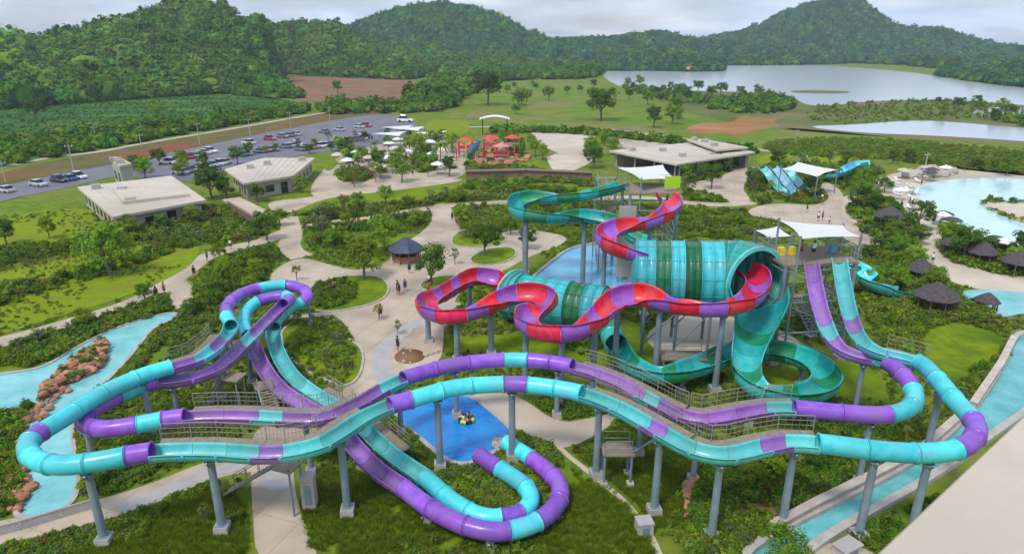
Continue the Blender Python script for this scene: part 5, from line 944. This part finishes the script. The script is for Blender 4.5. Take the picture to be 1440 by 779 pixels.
# ------------------------------------------------------------------ cars
def car_proto(m, tall=1.0):
    root = thing('parked_car', (0,0,0), '', 'car'); X = lambda y, z, w: [(-w,y,.28),(w,y,.28),(w*1.02,y,z*.72),(w*.9,y,z),(-w*.9,y,z),(-w*1.02,y,z*.72)]
    MB().rings([X(-2.15,.62,.78), X(-2.05,.72,.84), X(-1.0,.88,.87), X(-.6,.92,.88), X(1.4,.94,.88), X(2.0,.9,.85), X(2.15,.7,.8)], cap=True, smooth=False).build('body', m, root)
    t = tall; cab = MB(); Rr = lambda y, z, w: [(-w,y,z),(w,y,z)]; cab.add([(-.8,-1.0,.9),(.8,-1.0,.9),(.82,1.7,.93),(-.82,1.7,.93),(-.64,-.25,1.45*t),(.64,-.25,1.45*t),(.66,1.15,1.47*t),(-.66,1.15,1.47*t)], [(0,1,5,4),(1,2,6,5),(2,3,7,6),(3,0,4,7)]); cab.build('windows', M_DARK, root)
    MB().add([(-.66,-.28,1.45*t),(.66,-.28,1.45*t),(.68,1.18,1.47*t),(-.68,1.18,1.47*t),(-.58,-.18,1.52*t),(.58,-.18,1.52*t),(.6,1.08,1.54*t),(-.6,1.08,1.54*t)], [(3,2,1,0),(4,5,6,7),(0,1,5,4),(1,2,6,5),(2,3,7,6),(3,0,4,7)]).build('roof', m, root)
    for sx in (-1, 1):
        for sy in (-1.35, 1.35): MB().bar((sx*.72,sy,.32), (sx*.9,sy,.32), .32, 12).build('wheel', M_TYRE, root)
        MB().box((sx*.6,-2.14,.62), (.3,.06,.13)).build('headlight', M_WHITE, root)
    return root
CC = [('white', (.75,.75,.76)), ('silver', (.45,.46,.48)), ('black', (.02,.02,.025)), ('blue', (.05,.12,.3)), ('red', (.4,.03,.03)), ('grey', (.16,.165,.175))]
CARS = [car_proto(mat('car_paint_'+n, c, rough=.25, coat=.8), 1.0 if i % 2 else 1.15) for i, (n, c) in enumerate(CC)]; rc = random.Random(3)
def row(p0, p1, n, zone, ang=None, skip=.32):
    a_, b_ = P(*p0)[:2], P(*p1)[:2]; d = (b_-a_)/np.linalg.norm(b_-a_)
    for i in range(n):
        if rc.random() < skip: continue
        k = rc.choice([0,0,1,1,2,3,5,5,5,5,2,0,1,4]); q = a_+(b_-a_)*(i+.5)/n; put(CARS[k], q[0], q[1], math.atan2(d[1], d[0])+(0 if rc.random() < .5 else math.pi)+rc.uniform(-.04, .04), CC[k][0]+' car parked '+zone, 'cars parked '+zone)
row((330,222),(420,205), 15, 'in the row behind the windowed building'); row((420,213),(532,192), 15, 'in the row beside the entrance plaza'); row((345,204),(420,190), 8, 'in the middle of the car park', skip=.4); row((0,272),(118,250), 8, 'beside the lime lawn'); row((232,232),(300,214), 8, 'beside the gatehouse', skip=.35); row((440,190),(520,178), 8, 'at the far end of the car park', skip=.5); row((250,246),(318,230), 9, 'between the two low buildings', skip=.2)
bus = copy_tree(CARS[0]); bus.location = tuple(P(570,172)); bus.scale = (1.1, 1.5, 1.6); bus.rotation_euler = (0,0,1.4); bus['label'] = 'white minibus parked at the far corner of the car park'; bus['group'] = 'minibuses'
# utility poles and lamps
def pole(u, v, vt, label, group, lamp=False):
    g = P(u, v); zz = np.linspace(2, 25, 200); vv = [proj((g[0], g[1], z))[1] for z in zz]; h = float(zz[np.argmin(np.abs(np.array(vv)-vt))]); r = thing('utility_pole' if not lamp else 'lamp_post', (g[0], g[1], 0), label, 'pole' if not lamp else 'lamp post', group)
    MB().bar((0,0,0), (0,0,h), .16, 8, .09).build('mast', M_FOOT, r); MB().box((0,0,h-.6), (1.8,.12,.12), .4).build('cross_arm', M_FOOT, r)
    for x in (-.75, 0, .75): MB().bar((x*math.cos(.4), x*math.sin(.4), h-.54), (x*math.cos(.4), x*math.sin(.4), h-.3), .06, 6).build('insulator', M_WHITE, r)
for u, v, vt in ((8,256,226),(104,241,202),(136,201,177),(199,207,188),(281,203,172),(352,192,166),(409,181,157),(464,171,150),(1118,207,182),(1300,240,215)): pole(u, v, vt, 'pale utility pole standing in the roadside verge' if u < 1000 else 'pale utility pole standing in the meadow scrub', 'utility poles along the road' if u < 1000 else 'poles in the meadow')

# ------------------------------------------------------------------ boulders
def boulder_mesh(seed, m):
    bm = bmesh.new(); bmesh.ops.create_icosphere(bm, subdivisions=2, radius=1)
    rg_ = random.Random(seed); cuts = [Vector((rg_.gauss(0,1), rg_.gauss(0,1), rg_.gauss(0,1))).normalized() for _ in range(9)]
    for v in bm.verts:
        for c in cuts:
            d_ = v.co.dot(c)-.74
            if d_ > 0: v.co -= c*d_
    for v in bm.verts: k = 1+.38*mnoise.noise(v.co*1.1+Vector((seed*5.1,0,0)))+.16*mnoise.noise(v.co*2.7+Vector((0,seed*3.3,0))); v.co *= k; v.co.z *= .75
    me = bpy.data.meshes.new('boulder'); bm.to_mesh(me); bm.free(); me.materials.append(m); return me
BM = [boulder_mesh(i, M_BOULDER) for i in range(4)]; BS = [boulder_mesh(i+9, M_STONE) for i in range(3)]; rb = random.Random(8)
def boulders(label, poly, n, s0, s1, pile, meshes, name='rock_pile'):
    c_ = poly.mean(0); root = thing(name, (*c_, 0), label, 'rocks'); x, y = region_pts(None, n*6, poly=poly, excl=False)
    for i in range(min(n, len(x))):
        s_ = rb.uniform(s0, s1); o = link('boulder', meshes[i % len(meshes)], root, (x[i]-c_[0], y[i]-c_[1], rb.uniform(.1, pile)), rb.uniform(0, 6.28)); o.scale = (s_, s_*rb.uniform(.7, 1.2), s_*rb.uniform(.6, 1.1))
boulders('heap of orange brown boulders on the lazy river island', ISL, 280, .16, .5, .7, BM)
beds('island_plants', [(150,478),(152,500),(142,520),(118,532),(85,545),(70,560),(52,570),(62,548),(88,522),(118,498)], 150, .7, MIX, 'small plants growing between the boulders of the river island', excl=False, z=.45)
beds('bank_plants', [(60,560),(40,590),(34,640),(32,700),(20,725),(0,725),(20,640),(30,590),(50,565)], 260, .7, MIX, 'small plants growing between the boulders of the outer river bank', excl=False, z=.1)
boulders('orange boulders lining the outer bank of the lazy river', strip_poly([(95,545),(62,572),(44,600),(32,630),(30,665),(30,700),(14,725)], 1.3), 80, .18, .5, .3, BM)
boulders('orange rocks along the left edge of the picture-side river bank'.replace('left edge of the picture-side ', 'near '), world_poly([(-10,680),(30,668),(30,710),(0,728),(-20,730)]), 45, .22, .55, .4, BM)
boulders('pale rocks at the outlet of the blue pool', world_poly([(688,620),(722,612),(728,632),(705,640)]), 22, .2, .45, .2, BS)
boulders('red and brown rockwork around the water playground', world_poly([(655,205),(700,198),(740,212),(745,232),(690,238),(655,228)]), 70, .6, 1.7, .9, BM)
boulders('pale rockwork under the wave pool beach', world_poly([(1262,250),(1300,238),(1345,240),(1338,248),(1300,252)]), 40, .6, 1.6, .8, BS)
boulders('orange planted rocks beneath the aqua lane dip', world_poly([(965,680),(985,672),(990,720),(970,745),(960,720)]), 16, .3, .6, .4, BM)
boulders('orange cliff rocks at the tip of the lake headland', world_poly([(958,98),(985,96),(985,101),(960,102)]), 30, 2.2, 4.2, 5, BM)
boulders('pale stones around the round brown bed on the plaza', world_poly([(558,500),(575,490),(592,500),(588,512),(566,514)]), 14, .15, .3, .1, BS)
bed_c = P(576, 502); MB().lathe([(1.5,.0),(1.5,.16),(.02,.2)], 20).build('planting_bed', M_SOIL, None, (bed_c[0], bed_c[1], .02))['kind'] = 'structure'

# ------------------------------------------------------------------ trees
def tree_meshes(seed, leaf, bark, h, rx, rz, nl, size, trunk=.3, kind='round', cl=26):
    rng = random.Random(seed); mb = MB(); zc = h-rz*.95
    if kind == 'palm':
        for k in range(6): mb.bar((math.sin(k*.25)*.12*k/5,0,h*k/6.), (math.sin((k+1)*.25)*.12*(k+1)/5,0,h*(k+1)/6.), .14-.008*k, 7, .132-.008*k, caps=False)
        V = []; rg = np.random.default_rng(seed); tx = math.sin(1.5)*.12*6/5
        for f in range(16):
            a = f*2*math.pi/16*2.4+rg.uniform(-.2,.2); el = rg.uniform(.1, 1.1); L_ = rx*rg.uniform(.85, 1.15); d = np.array([math.cos(a), math.sin(a), 0]); s_ = np.array([-d[1], d[0], 0]); pv = None
            for k in range(7):
                t = k/6; p = np.array([tx,0,h])+d*L_*t*math.cos(el*.4)+np.array([0,0,L_*(math.sin(el)*t-1.15*t*t)]); 
                if pv is not None:
                    for sg in (-1, 1): w_ = rx*.2*(1-.6*t); V += [pv, p, p+s_*sg*w_-np.array([0,0,w_*.5]), pv+s_*sg*w_-np.array([0,0,w_*.5])]
                pv = p
        return mb.mesh('trunk', bark), quads_mesh('crown', np.array(V), leaf)
    top = zc+rz*.3; mb.bar((0,0,-.1), (.05*h*rng.uniform(-1,1),.05*h*rng.uniform(-1,1),top*.55), .035*h*trunk/.3, 8, .024*h*trunk/.3, caps=False); bx0 = mb.v[-1]
    for k in range(7):
        a = k*2.4; z0 = top*rng.uniform(.3, .6); e_ = (rx*.72*math.cos(a), rx*.72*math.sin(a), zc+rz*rng.uniform(-.35, .55)); mb.bar((bx0[0]*.6, bx0[1]*.6, z0), e_, .016*h*trunk/.3, 5, .005*h, caps=False)
    mb.bar((bx0[0]*.8, bx0[1]*.8, top*.5), (0,0,h-rz*.35), .02*h*trunk/.3, 6, .005*h, caps=False)
    return mb.mesh('trunk', bark), quads_mesh('crown', crown_quads(seed, rx, rz, zc, cl, nl, size, .5, cs=.36), leaf)
TP = {'r': [tree_meshes(51, M_LEAF, M_BARK, 5, 1.95, 2.25, 2600, .15, cl=40), tree_meshes(52, M_LEAF, M_BARK, 5, 2.05, 2.1, 2600, .15, cl=40)], 'b': [tree_meshes(53, M_LEAFL, M_BARK, 5, 2.0, 2.2, 2600, .15, cl=40)], 'd': [tree_meshes(54, M_LEAFD, M_BARK, 5, 1.9, 2.35, 2600, .15, cl=40), tree_meshes(55, M_LEAFD, M_BARK, 5, 2.1, 2.2, 2500, .16, cl=38)],
      's': [tree_meshes(56, M_LEAFG, M_BARK, 5, 1.3, 1.5, 620, .15, .22, cl=18), tree_meshes(57, M_LEAFO, M_BARK, 5, 1.4, 1.4, 560, .15, .22, cl=16)], 'p': [tree_meshes(58, M_LEAF, M_BARK, 5, 1.9, 1, 0, 0, kind='palm')]}
TN = {'r': 'leafy_tree', 'b': 'lime_tree', 'd': 'dark_tree', 's': 'young_tree', 'p': 'palm_tree'}; TL = {'r': 'mid green leafy tree', 'b': 'bright lime green tree', 'd': 'dark green dense tree', 's': 'slender young tree with thin grey crown', 'p': 'palm tree with drooping fronds'}; rtr = random.Random(21)
def tree(u, v, h, k, where, group, xy=None):
    p = P(u, v) if xy is None else xy; s_ = h/5; tm, cm_ = rtr.choice(TP[k]); o = thing(TN[k], (p[0], p[1], 0), TL[k]+' '+where, 'tree', group, rtr.uniform(0, 6.28)); o.scale = (s_*rtr.uniform(.9, 1.15), s_*rtr.uniform(.9, 1.15), s_); link('trunk', tm, o); link('crown', cm_, o)
for u, v, h, k, wh in [(540,354,6,'r','behind the navy kiosk'),(512,394,5.6,'b','on the plaza beside the navy kiosk'),(608,402,5.8,'d','on the lawn island beside the red raft slide'),(682,360,5,'d','on the lawn island beside the teal raft slide'),(10,345,4.2,'d','on the lime lawn by the car park'),(70,336,3.6,'b','on the lime lawn by the car park'),(157,388,7,'r','standing in the hedge between the lime lawns'),(375,338,5,'d','beside the brown footbridge end'),(460,345,6.5,'s','beside the path to the plaza'),(299,280,6.5,'d','between the two low buildings'),(318,284,5,'d','at the corner of the windowed building'),(205,252,5,'b','standing alone right behind the low building roof'),(334,232,5,'d','in the car park by the windowed building'),(533,450,2.0,'s','in the round planter on the plaza'),(1000,266,5.5,'d','in front of the wide pavilion'),(1208,296,6,'d','behind the big shade sail'),(1292,322,5,'d','at the edge of the wave pool'),(1352,368,5.5,'d','among the beach huts'),(1440,368,4.5,'d','beside the last beach hut'),(1336,345,4,'r','among the beach huts'),(845,170,13,'d','standing alone on the meadow'),(733,148,9,'r','standing alone on the meadow'),(919,180,8,'d','on the meadow edge near the wide pavilion'),(951,168,8,'d','on the meadow edge near the lake'),(686,148,17,'d','beside the winding track'),(52,170,9,'d','alone in the crop field'),(222,166,7,'r','alone in the crop field'),(475,132,8,'d','beside the ploughed field'),(1098,792,2.6,'r','standing beside the water channel'),(290,735,1.6,'s','in the hedge before the paved path')]:
    tree(u, v, h, k, wh, None)
for i_, (u, v, h, k, wh) in enumerate([(468,348,3.2,'r','beside the path junction left of the navy kiosk'.replace('left of','near')),(430,330,3,'s','at the path junction above the pale square'),(448,322,3.4,'d','at the path junction above the pale square'),(395,318,3,'r','beside the footbridge path'),(418,395,2.2,'s','on the pale square next to the loop'),(498,372,2.6,'s','on the grass behind the bright plaza tree'),(560,470,1.6,'s','beside the grey curved paving'),(640,372,2.4,'s','between the two plaza islands'),(742,350,3,'d','beside the splash pool corner'),(718,330,3,'r','on the lawn above the splash pool'),(655,335,2.6,'b','on the upper plaza island'),(700,338,2.4,'d','on the upper plaza island'),(585,318,3.2,'r','beside the sloping plaza path'),(575,300,3.4,'d','above the sloping plaza path'),(650,312,3.2,'r','across from the sloping plaza path'),(520,335,3,'d','behind the navy kiosk hedge'),(492,352,3,'r','behind the bright plaza tree'),(485,300,3.5,'s','on the terraces beside the long path'),(350,350,2.5,'s','beside the winding path'),(182,332,3.4,'r','before the wall of the long low building'),(228,324,3.0,'d','before the wall of the long low building'),(272,314,3.2,'b','before the wall of the long low building'),(362,284,3.6,'r','before the windowed building'),(424,272,3.8,'b','before the windowed building'),(310,365,2.6,'r','in the shrubs by the winding path'),(205,425,2.4,'d','beside the path above the lazy river'),(120,460,2.2,'r','beside the path above the lazy river'),(60,482,2.2,'s','beside the path above the lazy river')]): tree(u, v, h, k, wh, None)
def grove(px, n, hs, kinds, where, group, mind=2.5, excl=True):
    x, y = region_pts(px, n*14, 1, excl); kept_ = []
    for a_, b_ in zip(x, y):
        if len(kept_) >= n: break
        if all((a_-c_)**2+(b_-d_)**2 > mind*mind for c_, d_ in kept_): kept_.append((a_, b_)); k = rtr.choice(kinds); tree(0, 0, rtr.uniform(*hs), k, where, group+', '+TN[k].replace('_', ' ')+'s', (a_, b_))
grove([(440,225),(520,207),(655,200),(660,245),(560,258),(460,268),(430,262)], 34, (3,6), 'rrbsspd', 'on the entrance plaza', 'trees on the entrance plaza', excl=False)
grove([(420,300),(640,268),(650,300),(560,325),(440,345)], 16, (2.5,4.5), 'rssb', 'on the shrub terraces', 'trees on the shrub terraces')
grove([(690,186),(740,190),(780,245),(720,248)], 12, (3,5), 'rbd', 'beside the water playground', 'trees beside the water playground', excl=False)
grove([(815,215),(860,195),(880,210),(850,240),(820,245)], 10, (3,6), 'bbrd', 'between the sand courts', 'trees between the sand courts', excl=False)
grove([(960,240),(1060,235),(1075,285),(960,295)], 14, (2.5,4.5), 'sdr', 'in the shrub rows beside the wide pavilion', 'trees beside the wide pavilion')
grove([(1075,225),(1220,230),(1235,255),(1180,275),(1120,290),(1085,270)], 20, (2.5,4.6), 'drrpsb', 'around the children pool', 'trees around the children pool', excl=False)
grove([(1190,270),(1240,262),(1300,330),(1290,352),(1230,340)], 14, (2.5,4), 'dsrd', 'at the back of the beach', 'trees at the back of the beach', excl=False)
grove([(1320,330),(1440,358),(1440,392),(1340,372)], 7, (2,3.5), 'rdb', 'around the beach huts', 'trees around the beach huts', excl=False)
grove([(1210,350),(1290,365),(1330,412),(1290,440),(1220,430)], 14, (2,4), 'rbrd', 'on the slope below the beach path', 'trees on the slope below the beach path')
grove([(270,430),(310,385),(380,355),(360,400),(320,440),(270,480)], 10, (1.8,3), 'rbd', 'in the shrubs around the tube loop', 'trees around the tube loop')
grove([(400,455),(480,455),(500,500),(480,530),(420,505)], 6, (1.2,2.2), 'ssr', 'on the plaza lawn', 'saplings on the plaza lawn', excl=False)
grove([(720,285),(860,290),(840,325),(740,322)], 8, (2.5,4.5), 'rds', 'below the teal raft slide', 'trees below the teal raft slide')
grove([(700,120),(850,118),(1000,172),(940,182),(700,172)], 14, (4,8), 'rdd', 'scattered over the meadow', 'trees on the meadow', 14, False)
grove([(860,116),(990,132),(1110,138),(1130,150),(1000,150),(880,130)], 15, (5,8), 'ddr', 'on the near shore of the lake', 'trees on the near lake shore', 7, False)
grove([(1280,146),(1440,152),(1440,182),(1330,166)], 8, (4,6), 'ddr', 'between the ponds', 'trees between the ponds', 7, False)
grove([(1230,225),(1440,240),(1440,252),(1330,240),(1240,236)], 9, (2.5,4), 'drs', 'behind the wave pool', 'trees behind the wave pool', 4, False)
grove([(300,222),(440,205),(590,185),(600,195),(500,215),(430,222)], 16, (2.5,4), 'rds', 'in the car park islands', 'trees in the car park', 5, False)
grove([(1040,680),(1120,645),(1210,655),(1130,695),(1080,700)], 10, (1.6,3), 'rd', 'beside the water channel', 'small trees beside the water channel')
grove([(160,240),(290,225),(320,240),(300,256),(250,255),(200,248)], 8, (2.5,4.5), 'bdr', 'behind the long low building', 'trees behind the long low building', 4, False)

# ------------------------------------------------------------------ haze
HZ = bpy.data.materials.new('haze_air'); HZ.use_nodes = True; hn = HZ.node_tree.nodes; hn.clear(); ho = hn.new('ShaderNodeOutputMaterial'); pv_ = hn.new('ShaderNodeVolumePrincipled'); pv_.inputs['Color'].default_value = (.72,.86,1.0,1); pv_.inputs['Density'].default_value = .0002; pv_.inputs['Anisotropy'].default_value = .2
HZ.node_tree.links.new(pv_.outputs[0], ho.inputs['Volume'])
tag(MB().box((0,975,84), (4600,2150,170)).build('haze', HZ), 'thin pale haze over the whole valley', 'haze', kind='stuff')
